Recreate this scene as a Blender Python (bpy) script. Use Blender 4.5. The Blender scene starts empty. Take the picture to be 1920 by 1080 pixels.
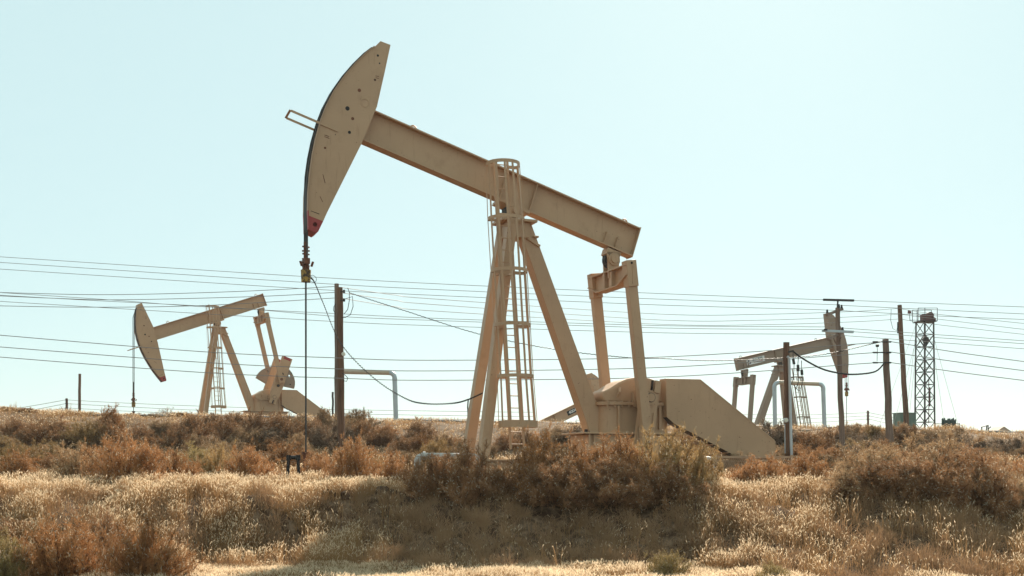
import bpy, math, random
import numpy as np
from mathutils import Vector, Matrix
from mathutils.geometry import tessellate_polygon

# ------------------------------------------------------------------ camera, sky, sun, exposure
S = bpy.context.scene
C = S.collection
R = math.radians
FPX, HZ, EYE = 2100.0, 875.0, 1.6            # focal length and horizon row in photo pixels, eye height in metres
cam_d = bpy.data.cameras.new('camera'); cam = bpy.data.objects.new('camera', cam_d); C.objects.link(cam)
cam.location = (0, 0, EYE); cam.rotation_euler = (R(90), 0, 0)
cam_d.sensor_width = 36; cam_d.lens = FPX/1920*36; cam_d.shift_y = (HZ-540)/1920
cam_d.clip_start = 0.1; cam_d.clip_end = 9000
S.camera = cam
SUN_EL, SUN_AZ = 31.0, 13.0                   # azimuth to the right of the view direction (+Y)
W = bpy.data.worlds.new('World'); S.world = W; W.use_nodes = True
nt = W.node_tree; bg = nt.nodes['Background']
sky = nt.nodes.new('ShaderNodeTexSky'); sky.sky_type = 'NISHITA'; sky.sun_disc = False
sky.sun_elevation = R(SUN_EL); sky.sun_rotation = R(SUN_AZ)
sky.altitude = 100; sky.air_density = 1.0; sky.dust_density = 0.45; sky.ozone_density = 1.0
veil = nt.nodes.new('ShaderNodeMix'); veil.data_type = 'RGBA'; veil.inputs[0].default_value = .78      # thin high haze over the whole sky
veil.inputs[7].default_value = (7.15, 9.6, 9.4, 1)
nt.links.new(sky.outputs[0], veil.inputs[6]); nt.links.new(veil.outputs[2], bg.inputs[0]); bg.inputs[1].default_value = 0.053
sd = bpy.data.lights.new('sun', 'SUN'); sun = bpy.data.objects.new('sun', sd); C.objects.link(sun)
sd.energy = 5.0; sd.angle = R(0.53); sd.color = (1.0, 0.89, 0.74)
sv = Vector((math.sin(R(SUN_AZ))*math.cos(R(SUN_EL)), math.cos(R(SUN_AZ))*math.cos(R(SUN_EL)), math.sin(R(SUN_EL))))
sun.rotation_euler = sv.to_track_quat('Z', 'Y').to_euler()
S.view_settings.view_transform = 'Standard'; S.view_settings.look = 'None'
S.view_settings.exposure = 0.91; S.view_settings.gamma = 1.0
S.render.engine = 'CYCLES'
S.cycles.use_denoising = True
S.cycles.max_bounces = 8; S.cycles.diffuse_bounces = 4; S.cycles.transmission_bounces = 4

random.seed(7); rng = np.random.default_rng(11)

def at(px, py, D):                            # photo pixel + distance -> world point
    return Vector(((px-960)/FPX*D, D, EYE+(HZ-py)/FPX*D))

# ------------------------------------------------------------------ materials
def mat(name, col, rough=.6, metal=0.0, var=.0, vscale=3.0, col2=None, mix=None, bump=0.0, bscale=30, transl=0.0, rand=0.0, spec=.35, stretch=None, streak=None):
    m = bpy.data.materials.new(name); m.use_nodes = True
    n = m.node_tree.nodes; l = m.node_tree.links; p = n['Principled BSDF']
    p.inputs['Roughness'].default_value = rough; p.inputs['Metallic'].default_value = metal
    p.inputs['Specular IOR Level'].default_value = spec
    c = n.new('ShaderNodeRGB'); c.outputs[0].default_value = (*col, 1); out = c.outputs[0]
    tc = n.new('ShaderNodeTexCoord'); mp = n.new('ShaderNodeMapping'); l.new(tc.outputs['Object'], mp.inputs[0])
    if stretch: mp.inputs['Scale'].default_value = stretch
    if col2:
        nz = n.new('ShaderNodeTexNoise'); nz.inputs['Scale'].default_value = vscale; nz.inputs['Detail'].default_value = 6
        nz.inputs['Roughness'].default_value = .65
        l.new(mp.outputs[0], nz.inputs[0])
        rp = n.new('ShaderNodeMapRange'); lo, hi = mix or (.45, .65)
        rp.inputs[1].default_value = lo; rp.inputs[2].default_value = hi
        l.new(nz.outputs[0], rp.inputs[0])
        mx = n.new('ShaderNodeMix'); mx.data_type = 'RGBA'; mx.inputs[7].default_value = (*col2, 1)
        l.new(rp.outputs[0], mx.inputs[0]); l.new(out, mx.inputs[6]); out = mx.outputs[2]
    if var:
        nz = n.new('ShaderNodeTexNoise'); nz.inputs['Scale'].default_value = vscale*.37; nz.inputs['Detail'].default_value = 5
        l.new(mp.outputs[0], nz.inputs[0])
        rp = n.new('ShaderNodeMapRange'); rp.inputs[1].default_value = .25; rp.inputs[2].default_value = .75
        rp.inputs[3].default_value = 1-var; rp.inputs[4].default_value = 1+var
        l.new(nz.outputs[0], rp.inputs[0])
        hs = n.new('ShaderNodeHueSaturation'); l.new(rp.outputs[0], hs.inputs['Value']); l.new(out, hs.inputs['Color']); out = hs.outputs[0]
    if streak:
        m2 = n.new('ShaderNodeMapping'); m2.inputs['Scale'].default_value = (5, 5, .55); l.new(tc.outputs['Object'], m2.inputs[0])
        nz = n.new('ShaderNodeTexNoise'); nz.inputs['Scale'].default_value = 2.2; nz.inputs['Detail'].default_value = 7; nz.inputs['Roughness'].default_value = .7
        l.new(m2.outputs[0], nz.inputs[0])
        rp = n.new('ShaderNodeMapRange'); rp.inputs[1].default_value = .57; rp.inputs[2].default_value = .78; rp.inputs[4].default_value = .75
        l.new(nz.outputs[0], rp.inputs[0])
        mx = n.new('ShaderNodeMix'); mx.data_type = 'RGBA'; mx.inputs[7].default_value = (*streak, 1)
        l.new(rp.outputs[0], mx.inputs[0]); l.new(out, mx.inputs[6]); out = mx.outputs[2]
        nz = n.new('ShaderNodeTexNoise'); nz.inputs['Scale'].default_value = 16; nz.inputs['Detail'].default_value = 4; l.new(tc.outputs['Object'], nz.inputs[0])
        rp = n.new('ShaderNodeMapRange'); rp.inputs[1].default_value = .70; rp.inputs[2].default_value = .74; l.new(nz.outputs[0], rp.inputs[0])
        mx = n.new('ShaderNodeMix'); mx.data_type = 'RGBA'; mx.inputs[7].default_value = (.16, .07, .03, 1)
        l.new(rp.outputs[0], mx.inputs[0]); l.new(out, mx.inputs[6]); out = mx.outputs[2]
    if rand:
        oi = n.new('ShaderNodeObjectInfo'); rp = n.new('ShaderNodeMapRange')
        rp.inputs[3].default_value = 1-rand; rp.inputs[4].default_value = 1+rand
        l.new(oi.outputs['Random'], rp.inputs[0])
        hs = n.new('ShaderNodeHueSaturation'); l.new(rp.outputs[0], hs.inputs['Value']); l.new(out, hs.inputs['Color']); out = hs.outputs[0]
    l.new(out, p.inputs['Base Color'])
    if bump:
        nz = n.new('ShaderNodeTexNoise'); nz.inputs['Scale'].default_value = bscale; nz.inputs['Detail'].default_value = 4
        l.new(mp.outputs[0], nz.inputs[0])
        b = n.new('ShaderNodeBump'); b.inputs['Strength'].default_value = bump; b.inputs['Distance'].default_value = .02
        l.new(nz.outputs[0], b.inputs['Height']); l.new(b.outputs[0], p.inputs['Normal'])
    if transl:
        t = n.new('ShaderNodeBsdfTranslucent'); l.new(out, t.inputs[0])
        mxs = n.new('ShaderNodeMixShader'); mxs.inputs[0].default_value = transl
        l.new(p.outputs[0], mxs.inputs[1]); l.new(t.outputs[0], mxs.inputs[2])
        l.new(mxs.outputs[0], n['Material Output'].inputs[0])
    return m

PAINT = mat('tan_paint', (.455, .282, .165), .5, var=.10, vscale=2.2, col2=(.37, .215, .12), mix=(.55, .80), bump=.12, bscale=9, streak=(.30, .165, .085))
PAINT_W = mat('tan_paint_weathered', (.40, .25, .155), .6, var=.12, vscale=5, col2=(.22, .11, .055), mix=(.60, .74), bump=.2, bscale=12)
PAINT_G = mat('tan_paint_haze_grey', (.28, .205, .15), .65, var=.10, vscale=1.4, col2=(.26, .17, .12), mix=(.56, .76), streak=(.27, .16, .10))  # haze over the right pumpjack put into the colour; also the grey counterweights
RED = mat('red_paint', (.34, .05, .045), .5, var=.15, vscale=6)
GREASE_SHADE = mat('black_grease_shade', (.025, .02, .018), .7)  # real grease, and also the painted shade under the belt guard
RUST = mat('rust_steel', (.17, .06, .03), .75, var=.3, vscale=14, col2=(.07, .03, .02))
CABLE = mat('steel_cable', (.05, .045, .04), .5, metal=.3)
YELLOW = mat('yellow_clamp_paint', (.40, .24, .05), .6, col2=(.06, .04, .03), vscale=12, mix=(.45, .58))
WIRE = mat('power_line', (.24, .215, .20), .6)
DARKCAB = mat('black_insulation', (.02, .02, .02), .5)
WOOD = mat('pole_wood', (.165, .085, .05), .85, var=.25, vscale=10, col2=(.075, .04, .025), mix=(.42, .66), bump=.5, bscale=12, stretch=(1, 1, .07))
WOODG = mat('pole_wood_grey', (.22, .15, .115), .85, var=.25, vscale=10, col2=(.12, .08, .06), mix=(.42, .66), bump=.5, bscale=12, stretch=(1, 1, .07))
GALV = mat('galvanised_pipe', (.43, .47, .49), .45, metal=.25, var=.08, vscale=8)
PIPEW = mat('white_pipe_paint', (.42, .40, .37), .5, var=.08, vscale=9)
PIPET = mat('tan_pipe_paint', (.45, .36, .27), .6, var=.1, vscale=9)
LINEP = mat('grey_line_pipe', (.20, .22, .23), .55, var=.15, vscale=4)
LATT = mat('dark_lattice_steel', (.035, .03, .03), .6, var=.2, vscale=8)
GREEN = mat('green_tank_paint', (.13, .19, .155), .6, var=.12, vscale=4)
DGREEN = mat('dark_green_paint', (.045, .075, .065), .6, var=.2, vscale=5)
MAROON = mat('maroon_paint', (.12, .05, .05), .6)
SIGNW = mat('sign_white', (.72, .72, .70), .5)
SIGNB = mat('sign_navy', (.01, .02, .06), .5)
SIGNT = mat('sign_teal', (.01, .09, .09), .5)
SIGNK = mat('sign_black', (.012, .012, .012), .5)
GLASS = mat('meter_lens', (.62, .60, .50), .2)
SHED = mat('shed_roof', (.36, .26, .19), .8, var=.1)
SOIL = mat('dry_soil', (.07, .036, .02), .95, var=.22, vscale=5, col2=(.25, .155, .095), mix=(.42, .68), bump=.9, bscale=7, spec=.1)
def _pale_far(m):                              # bank soil darkened to paint in shade; graded, stony ridge keeps its sunlit tone
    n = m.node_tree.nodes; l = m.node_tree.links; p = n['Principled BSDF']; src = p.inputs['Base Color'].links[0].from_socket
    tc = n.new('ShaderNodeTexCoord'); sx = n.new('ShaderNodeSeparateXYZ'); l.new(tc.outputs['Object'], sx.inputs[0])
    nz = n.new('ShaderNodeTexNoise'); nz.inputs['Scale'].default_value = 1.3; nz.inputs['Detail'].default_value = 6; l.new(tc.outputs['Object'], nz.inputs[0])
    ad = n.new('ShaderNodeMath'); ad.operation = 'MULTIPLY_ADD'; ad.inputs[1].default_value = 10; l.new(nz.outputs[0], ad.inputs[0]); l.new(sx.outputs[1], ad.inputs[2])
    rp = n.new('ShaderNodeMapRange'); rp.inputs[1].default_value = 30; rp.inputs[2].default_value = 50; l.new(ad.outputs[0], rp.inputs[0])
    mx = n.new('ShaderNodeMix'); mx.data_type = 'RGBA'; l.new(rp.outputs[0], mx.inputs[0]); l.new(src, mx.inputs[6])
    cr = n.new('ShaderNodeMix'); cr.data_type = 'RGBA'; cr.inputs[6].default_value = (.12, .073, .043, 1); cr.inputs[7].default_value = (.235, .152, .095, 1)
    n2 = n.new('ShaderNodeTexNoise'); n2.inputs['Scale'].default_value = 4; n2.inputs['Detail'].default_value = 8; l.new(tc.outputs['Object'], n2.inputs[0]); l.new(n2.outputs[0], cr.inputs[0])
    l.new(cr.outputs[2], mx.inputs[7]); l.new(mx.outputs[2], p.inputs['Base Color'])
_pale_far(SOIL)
CLOD = mat('soil_clod', (.10, .06, .04), .95, var=.3, vscale=9, bump=.9, bscale=16, spec=.1)

# ------------------------------------------------------------------ mesh collecting
class MB:
    def __init__(s): s.v = []; s.f = []; s.m = []
    def add(s, vs, fs, mi=0):
        b = len(s.v); s.v += [tuple(v) for v in vs]
        for f in fs: s.f.append(tuple(b+i for i in f)); s.m.append(mi)
    def box(s, c, d, mi=0, rot=None):
        c = Vector(c); M3 = rot or Matrix.Identity(3)
        vs = [c+M3@Vector((x*d[0]/2, y*d[1]/2, z*d[2]/2)) for x in (-1, 1) for y in (-1, 1) for z in (-1, 1)]
        s.add(vs, [(0, 1, 3, 2), (4, 6, 7, 5), (0, 4, 5, 1), (2, 3, 7, 6), (0, 2, 6, 4), (1, 5, 7, 3)], mi)
    def bar(s, a, b, w, h, side=(0, 1, 0), mi=0, w2=None, h2=None):   # w along `side`, h across it; may taper
        a = Vector(a); b = Vector(b); d = (b-a).normalized(); sd_ = Vector(side); sd_ = (sd_-d*sd_.dot(d)).normalized(); up = d.cross(sd_)
        w2 = w if w2 is None else w2; h2 = h if h2 is None else h2
        vs = [p+sd_*i*ww/2+up*j*hh/2 for p, ww, hh in ((a, w, h), (b, w2, h2)) for i, j in ((-1, -1), (1, -1), (1, 1), (-1, 1))]
        s.add(vs, [(3, 2, 1, 0), (4, 5, 6, 7), (0, 1, 5, 4), (1, 2, 6, 5), (2, 3, 7, 6), (3, 0, 4, 7)], mi)
    def tube(s, pts, r, n=8, mi=0, closed=False):
        pts = [Vector(p) for p in pts]; N = len(pts); rs = r if isinstance(r, (list, tuple)) else [r]*N
        vs = []; ref = None
        for i, p in enumerate(pts):
            if closed: d = (pts[(i+1) % N]-pts[i-1])
            else: d = pts[min(i+1, N-1)]-pts[max(i-1, 0)]
            d.normalize()
            if ref is None: ref = Vector((0, 0, 1)) if abs(d.z) < .9 else Vector((1, 0, 0))
            u = (ref-d*ref.dot(d)).normalized(); ref = u; w = d.cross(u)
            vs += [p+(u*math.cos(2*math.pi*k/n)+w*math.sin(2*math.pi*k/n))*rs[i] for k in range(n)]
        fs = []
        for i in range(N if closed else N-1):
            j = (i+1) % N
            fs += [(i*n+k, i*n+(k+1) % n, j*n+(k+1) % n, j*n+k) for k in range(n)]
        if not closed: fs += [tuple(range(n-1, -1, -1)), tuple((N-1)*n+k for k in range(n))]
        s.add(vs, fs, mi)
    def cyl(s, a, b, r, n=16, mi=0, r2=None): s.tube([a, b], [r, r if r2 is None else r2], n, mi)
    def prism(s, poly, fn, y0, y1, mi=0, edge_mi=None, holes=()):       # poly in 2-D; fn(a, b, y) -> 3-D
        loops = [list(poly)]+[list(h) for h in holes]; flat = [q for lp in loops for q in lp]; n = len(flat)
        tri = tessellate_polygon([[Vector((q[0], q[1], 0)) for q in lp] for lp in loops])
        vs = [fn(q[0], q[1], y0) for q in flat]+[fn(q[0], q[1], y1) for q in flat]
        b = len(s.v); s.v += [tuple(v) for v in vs]
        for t in tri:
            s.f.append(tuple(b+i for i in t)); s.m.append(mi); s.f.append(tuple(b+n+i for i in reversed(t))); s.m.append(mi)
        o = 0
        for lp in loops:
            L = len(lp)
            for i in range(L):
                j = (i+1) % L
                s.f.append((b+o+i, b+o+j, b+n+o+j, b+n+o+i)); s.m.append(edge_mi[i] if (edge_mi and o == 0) else mi)
            o += L
    def build(s, name, mats, parent=None, smooth=None, bevel=0):
        me = bpy.data.meshes.new(name); me.from_pydata(s.v, [], s.f)
        for m in (mats if isinstance(mats, (list, tuple)) else [mats]): me.materials.append(m)
        me.polygons.foreach_set('material_index', s.m)
        import bmesh
        bm = bmesh.new(); bm.from_mesh(me); bmesh.ops.recalc_face_normals(bm, faces=bm.faces[:]); bm.to_mesh(me); bm.free()
        if smooth:
            me.shade_smooth(); me.set_sharp_from_angle(angle=R(smooth))
        o = bpy.data.objects.new(name, me); C.objects.link(o)
        if parent: o.parent = parent
        if bevel:
            bv = o.modifiers.new('bevel', 'BEVEL'); bv.width = bevel; bv.segments = 2; bv.limit_method = 'ANGLE'; bv.angle_limit = R(40)
        return o

def tag(o, label=None, cat=None, group=None, kind=None):
    if label: o['label'] = label
    if cat: o['category'] = cat
    if group: o['group'] = group
    if kind: o['kind'] = kind
    return o
def thing(name, label, cat, loc=(0, 0, 0), rz=0.0, group=None, scale=1.0):
    o = bpy.data.objects.new(name, None); C.objects.link(o); o.location = loc; o.rotation_euler = (0, 0, rz); o.scale = (scale,)*3
    o.empty_display_size = .2
    return tag(o, label, cat, group)
def text_into(mb, s, size, M4, mi, thick=.004):     # letters as solid mesh, laid on the plane of M4
    cu = bpy.data.curves.new('t', 'FONT'); cu.body = s; cu.size = size; cu.align_x = 'CENTER'; cu.align_y = 'CENTER'; cu.extrude = thick; cu.offset = size*.022
    cu.resolution_u = 3
    o = bpy.data.objects.new('t', cu); C.objects.link(o)
    me = bpy.data.meshes.new_from_object(o.evaluated_get(bpy.context.evaluated_depsgraph_get()))
    mb.add([M4@v.co for v in me.vertices], [tuple(p.vertices) for p in me.polygons], mi)
    bpy.data.objects.remove(o); bpy.data.curves.remove(cu); bpy.data.meshes.remove(me)

# ------------------------------------------------------------------ terrain
def sst(t): t = np.clip(t, 0, 1); return t*t*(3-2*t)
_ph = np.random.default_rng(3).uniform(0, 6.28, (6, 10)); _dr = np.random.default_rng(4).uniform(0, 6.28, (6, 10))
def fnoise(x, y, f, octs=4):
    r = np.zeros_like(x, dtype=float); a = 1.0
    for o in range(octs):
        for k in range(5):
            an = _dr[o, k]; r = r+a*.2*np.sin(f*(x*math.cos(an)+y*math.sin(an))*(1+.13*k)+_ph[o, k]+1.7*np.sin(f*.6*(x*math.sin(an)-y*math.cos(an))+_ph[o, k+5]))
        a *= .5; f *= 2.1
    return r
CPX = [-700, 0, 60, 110, 250, 600, 900, 1100, 1400, 1600, 1750, 1920, 2600]
CPY = [760, 769, 774, 781, 782, 786, 794, 797, 802, 805, 808, 813, 825]
def crest(x): return EYE+(HZ-np.interp(x/54*FPX+960, CPX, CPY))/FPX*54
def toe_y(x): return 17.5+.15*np.sin(x*.8)-1.9*sst((x-2.6)/1.6)-1.3*sst((-x-4.9)/1.0)
def ground(x, y):
    x = np.asarray(x, float); y = np.asarray(y, float)
    lip = 20.7+.35*np.sin(x*.55+1)+.25*np.sin(x*1.7)+.18*fnoise(x, y*0+2, 3.0, 3)
    toe = toe_y(x)
    t = (y-toe)/(lip-toe)
    steep = np.exp(-((x+3.3)/2.2)**2)*.6                      # a short crumbling scarp left of the middle
    prof = (1-steep)*sst(t)+steep*sst((t-.42)/.5)
    z = 1.02*prof
    z = z+np.clip(y-20.7, 0, 21)*.036
    zc = crest(x)
    z = z+(zc-1.776)*sst((y-42.0)/(54-42.0))*(y > 42)
    zp = np.interp(x, [-60, -15, 0, 15, 23, 27, 31, 36, 60], [4.5, 4.5, 3.7, 2.9, 2.9, 2.8, 2.7, 2.3, 1.8])
    z = z+(zp-zc)*sst((y-55)/8)
    z = z+1.25*np.exp(-((x-29.0)/3.2)**4)*sst((y-67)/8)*(1-sst((y-86)/8))   # pad under the mast
    dip = sst((y-60)/17)*np.exp(-((x-2.5)/8.0)**4); z = z*(1-dip)-2.7*dip
    zf = np.interp(x, [-60, -18, 0, 20, 60], [3.5, 3.0, .4, .4, 1.5])
    w9 = sst((y-98)/18); z = z*(1-w9)+zf*w9
    amp = .075*sst((y-toe_y(x)+.5)/1.5)*(1-sst((y-70)/20))
    z = z+amp*fnoise(x, y, 1.6, 4)
    near = sst((y-toe_y(x)+.2)/1.0)*(1-sst((y-24)/3))
    z = z+near*(.09*fnoise(x, y, 5.0, 3)+.10*fnoise(x+9, y, 2.3, 2)+.02*fnoise(x, y, 14., 2))
    berm = sst((y-43)/3)*(1-sst((y-53)/2)); z = z+berm*.12*fnoise(x, y, 1.1, 4)
    mound = sst((y-46)/6)*(1-sst((y-60)/6)); z = z+mound*.02*np.exp(-((x+25.5)/1.8)**2)
    return z
def gz(x, y): return float(ground(np.array([x]), np.array([y]))[0])

def axis(segs):
    a = []
    for lo, hi, st in segs: a += list(np.arange(lo, hi-1e-6, st))
    return a
ys = np.array(axis([(-40, 14, 3), (14, 26, .1), (26, 58, .35), (58, 130, 2.5)])+list(130*1.18**np.arange(0, 23)))
xh = axis([(0, 14, .14), (14, 34, .4), (34, 70, 3)])+list(70*1.25**np.arange(0, 19)); xs = np.array([-v for v in xh[:0:-1]]+xh)
X, Y = np.meshgrid(xs, ys); Z = ground(X, Y)
nx, ny = len(xs), len(ys)
me = bpy.data.meshes.new('ground'); me.vertices.add(nx*ny); me.vertices.foreach_set('co', np.stack([X, Y, Z], -1).ravel())
ii = (np.arange(ny-1)[:, None]*nx+np.arange(nx-1)[None, :]).ravel()
q = np.stack([ii, ii+1, ii+nx+1, ii+nx], -1)
me.loops.add(q.size); me.loops.foreach_set('vertex_index', q.ravel().astype(np.int32))
me.polygons.add(len(q)); me.polygons.foreach_set('loop_start', (np.arange(len(q))*4).astype(np.int32)); me.update(); me.validate(); me.shade_smooth()
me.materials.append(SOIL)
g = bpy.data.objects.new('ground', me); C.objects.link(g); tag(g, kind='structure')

# ------------------------------------------------------------------ pumpjacks
H0 = 6.86
HEAD_ = [(-4.669, 2.60), (-4.40, 2.62), (-4.33, 1.913), (-4.247, .976), (-4.330, -.086), (-4.459, -.992), (-4.612, -2.065), (-4.674, -2.60), (-4.72, -2.655)]
ARC_ = [(-4.90, -2.64), (-4.975, -2.42), (-5.055, -2.2), (-5.19, -1.75), (-5.29, -1.3), (-5.37, -.85), (-5.42, -.4), (-5.44, .1), (-5.42, .5), (-5.35, .95), (-5.23, 1.38), (-5.08, 1.78), (-4.90, 2.17), (-4.76, 2.40)]
def ring(cx, cy, r, n=14): return [(cx+r*math.cos(2*math.pi*k/n), cy+r*math.sin(2*math.pi*k/n)) for k in range(n)]

def pumpjack(label, px, py, D, rot, beam, crank_dir, crank_len, ns=-1, scale=1.0, paint=PAINT, carrier=-2.15, sign=None, weights=True, cage='upright', rod_to=-6.9, full=True, hb=1.0):
    P = at(px, py, D)
    H = H0
    root = thing('pumpjack', label, 'pumpjack', (P.x, P.y, P.z-H*scale), R(rot), 'pumpjacks in the oil field', scale)
    th = R(beam); ct, st_ = math.cos(th), math.sin(th)
    Bf = lambda s, t, y: Vector((s*ct-t*st_, y, H+s*st_+t*ct))
    Lf = lambda u, z, y: Vector((u, y, H+z))
    n = lambda v: ns*v
    # walking beam
    b = MB(); dn = Bf(1, 0, 0)-Bf(0, 0, 0); upv = Bf(0, 1, 0)-Bf(0, 0, 0)
    b.bar(Bf(-4.42, .9025, 0), Bf(3.69, .9025, 0), .36, .035)
    b.bar(Bf(-4.42, .0875, 0), Bf(3.69, .0875, 0), .36, .035)
    b.bar(Bf(-4.42, .495, 0), Bf(3.688, .495, 0), .03, .78)
    b.bar(Bf(3.70, .05, 0), Bf(3.70, .94, 0), .37, .02)
    for sgn in (-1, 1):
        b.bar(Bf(.47, .106, sgn*.095), Bf(.47, .884, sgn*.095), .15, .02)
        b.bar(Bf(-.42, .106, sgn*.095), Bf(-.42, .884, sgn*.095), .15, .02)
        b.bar(Bf(2.80, .106, sgn*.08), Bf(2.80, .46, sgn*.08), .12, .02)
        b.bar(Bf(3.16, .106, sgn*.08), Bf(3.16, .46, sgn*.08), .12, .02)
    for s in (2.66, 2.78, 3.2, 3.36): b.cyl(Bf(s, .105, n(.12)), Bf(s, .15, n(.12)), .025, 6)
    wb = b.build('walking_beam', [paint], root)
    for s in (-3.15, 3.25):
        b = MB(); b.tube([Bf(s+.09*math.cos(a), .925+.10*math.sin(a), 0) for a in np.linspace(0, math.pi, 9)], .022, 6); b.build('lifting_lug', paint, wb)
    # horsehead with its curved wireline face and red tip
    sh = lambda pl: [(a_, c_*hb if c_ < 0 else c_) for a_, c_ in pl]
    HEAD, ARC = sh(HEAD_), sh(ARC_)
    b = MB(); cut = -2.31*hb
    k = 6
    mainp = HEAD[:k+1]+[(-4.637, cut), (-5.03, cut)]+ARC[2:]
    tip = [(-4.637, cut), HEAD[7], HEAD[8], ARC[0], ARC[1], (-5.03, cut)]
    ed = [2]*0+[0]*(k+2)+[1]*(len(mainp)-k-3)+[0]
    nh = len(HEAD[:k+1])
    ed = [0]*(nh)+[0]+[1]*(len(mainp)-nh-2)+[0]
    b.prism(mainp, Bf, -.30, .30, 0, ed[:len(mainp)])
    tipedge = [2, 2, 2, 2, 2, 0]
    b.prism(tip, Bf, -.298, .298, 2, tipedge, holes=[ring(-4.80, -2.46*hb, .055)])
    for (s, t, r_, mi) in ((-4.79, 1.18, .045, 3), (-4.93, .62, .055, 1), (-5.01, -.13, .012, 1), (-4.73, .43, .04, 3), (-4.70, .07, .04, 1), (-4.62, 2.22, .03, 1), (-4.52, 2.05, .02, 1), (-4.50, 1.6, .03, 3), (-5.15, -.55, .03, 3)):
        b.cyl(Bf(s, t*hb, n(.30)), Bf(s, t*hb, n(.304)), r_, 12, mi)
    if full:
        rg = ring(-4.56, .93, .10, 18); b.tube([Bf(p[0], p[1], n(.302)) for p in rg], .008, 5, 0, True)
        for (s, t, ln, an, mi) in ((-4.52, 1.7, .09, .3, 3), (-4.50, 1.66, .08, .2, 3), (-5.26, -.25, .12, .1, 3), (-5.25, -.29, .13, .05, 3), (-5.0, -1.2, .22, -1.0, 3), (-4.9, -1.75, .15, -.8, 3), (-5.0, -2.18, .22, .02, 1)):
            b.bar(Bf(s, t, n(.302)), Bf(s+ln*math.cos(an), t+ln*math.sin(an), n(.302)), .006, .014, (0, 1, 0), mi)
    hh = b.build('horsehead', [paint, GREASE_SHADE, RED, RUST], root)
    b = MB(); arc = [(-5.03, cut)]+ARC[2:]
    face = ARC
    for i in range(len(face)-1):
        a0, a1 = face[i], face[i+1]
        b.bar(Bf(a0[0]-.014, a0[1], 0), Bf(a1[0]-.014, a1[1], 0), .66, .025, (0, 1, 0), 1 if a1[1] < -2.1*hb else 0)
    b.build('wireline_face', [PAINT_W, RED], hh)
    b = MB()
    for i in range(len(face)-1):
        a0, a1 = face[i], face[i+1]; b.bar(Bf(a0[0]-.03, a0[1], 0), Bf(a1[0]-.03, a1[1], 0), .34, .012)
    b.build('grease_track', GREASE_SHADE, hh)
    # bridle cables: over the face, then straight down at the tangent
    b = MB(); Rr = 5.46
    for yy in (-.17, .17):
        pts = []
        for p in reversed(ARC):
            w = Bf(p[0]-.045, p[1], yy)
            if w.z-H > .05: pts.append(w)
        if not pts: pts = [Bf(ARC[-1][0]-.045, ARC[-1][1], yy)]
        pts.append(Vector((-Rr-.035, yy, H-.05))); pts.append(Vector((-Rr-.035, yy*1.05, H+carrier+.3)))
        b.tube(pts, .022, 6)
    b.build('bridle', CABLE, root)
    cx = -Rr-.035
    b = MB(); zc = H+carrier
    b.cyl((cx, 0, zc-.28), (cx, 0, zc+.02), .115, 12, 0, .13); b.cyl((cx, 0, zc+.02), (cx, 0, zc+.14), .09, 10, 1)
    b.box((cx, 0, zc+.22), (.13, .42, .14), 1); b.cyl((cx, 0, zc+.28), (cx, 0, zc+.72), .058, 10, 1)
    for i, k2 in enumerate((.12, .2, .3, .42, .5, .6)): b.cyl((cx-.09, .03*((-1)**i), zc+k2), (cx+.09, -.03*((-1)**i), zc+k2), .022, 6, 1)
    for sgn in (-1, 1): b.cyl((cx+sgn*.12, n(.1), zc+.10), (cx+sgn*.16, n(.1), zc+.22), .03, 6, 1)
    b.build('carrier_bar', [YELLOW, RUST], root, 40)
    b = MB(); b.cyl((cx, 0, H+rod_to), (cx, 0, zc-.28), .023, 8); b.cyl((cx, 0, zc-.3), (cx, 0, zc+1.35), .018, 6); b.build('polished_rod', CABLE, root)
    b = MB(); b.cyl((cx, 0, H+rod_to-.25), (cx, 0, H+rod_to+.35), .07, 10); b.cyl((cx, 0, H+rod_to+.1), (cx+.55, 0, H+rod_to+.08), .04, 8); b.cyl((cx+.55, 0, H+rod_to+.08), (cx+.7, 0, H+rod_to-.4), .04, 8)
    b.cyl((cx, 0, H+rod_to+.35), (cx, 0, H+rod_to+.42), .11, 10); b.build('wellhead', RUST, root)
    # guard bar sticking out of the horsehead
    b = MB(); s0, t0 = -5.23, .08
    dxy = 1.02
    b.bar(Bf(s0+.25, -.02, n(.315)), Bf(s0-dxy+.04, -.02, n(.315)), .02, .055); b.bar(Bf(s0+.25, -.02, n(-.315)), Bf(s0-dxy+.04, -.02, n(-.315)), .02, .055)
    b.bar(Bf(s0-dxy+.02, -.02, -.33), Bf(s0-dxy+.02, -.02, .33), .055, .02, tuple(dn)); b.build('guard_bar', paint, hh)
    # saddle bearing and samson post
    b = MB(); b.bar(Bf(0, .06, 0), Bf(0, -.02, 0), .6, .9, (0, 1, 0)); b.cyl(Lf(0, -.12, -.42), Lf(0, -.12, .42), .16, 18)
    b.cyl(Lf(0, -.12, n(.42)), Lf(0, -.12, n(.47)), .11, 16); b.box(Lf(0, -.10, 0), (.34, .5, .3), 1)
    b.build('saddle_bearing', [paint, GREASE_SHADE], root, 40)
    b = MB(); b.box(Lf(.10, -.36, 0), (1.0, .86, .07)); b.box(Lf(.1, -.60, 0), (.62, .62, .40))
    b.box(Lf(.62, -.74, 0), (.16, .55, .05)); b.build('post_cap', paint, root, bevel=.01)
    for sgn in (1, -1):
        b = MB(); b.bar(Lf(-.10, -.40, n(.30*sgn)), Lf(-1.05, -H+.02, n(.66*sgn)), .28, .25, (0, 1, 0), 0, .28, .27)
        b.box(Lf(-1.07, -H+.03, n(.66*sgn)), (.6, .5, .05)); b.build('front_leg', paint, root, bevel=.015)
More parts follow.
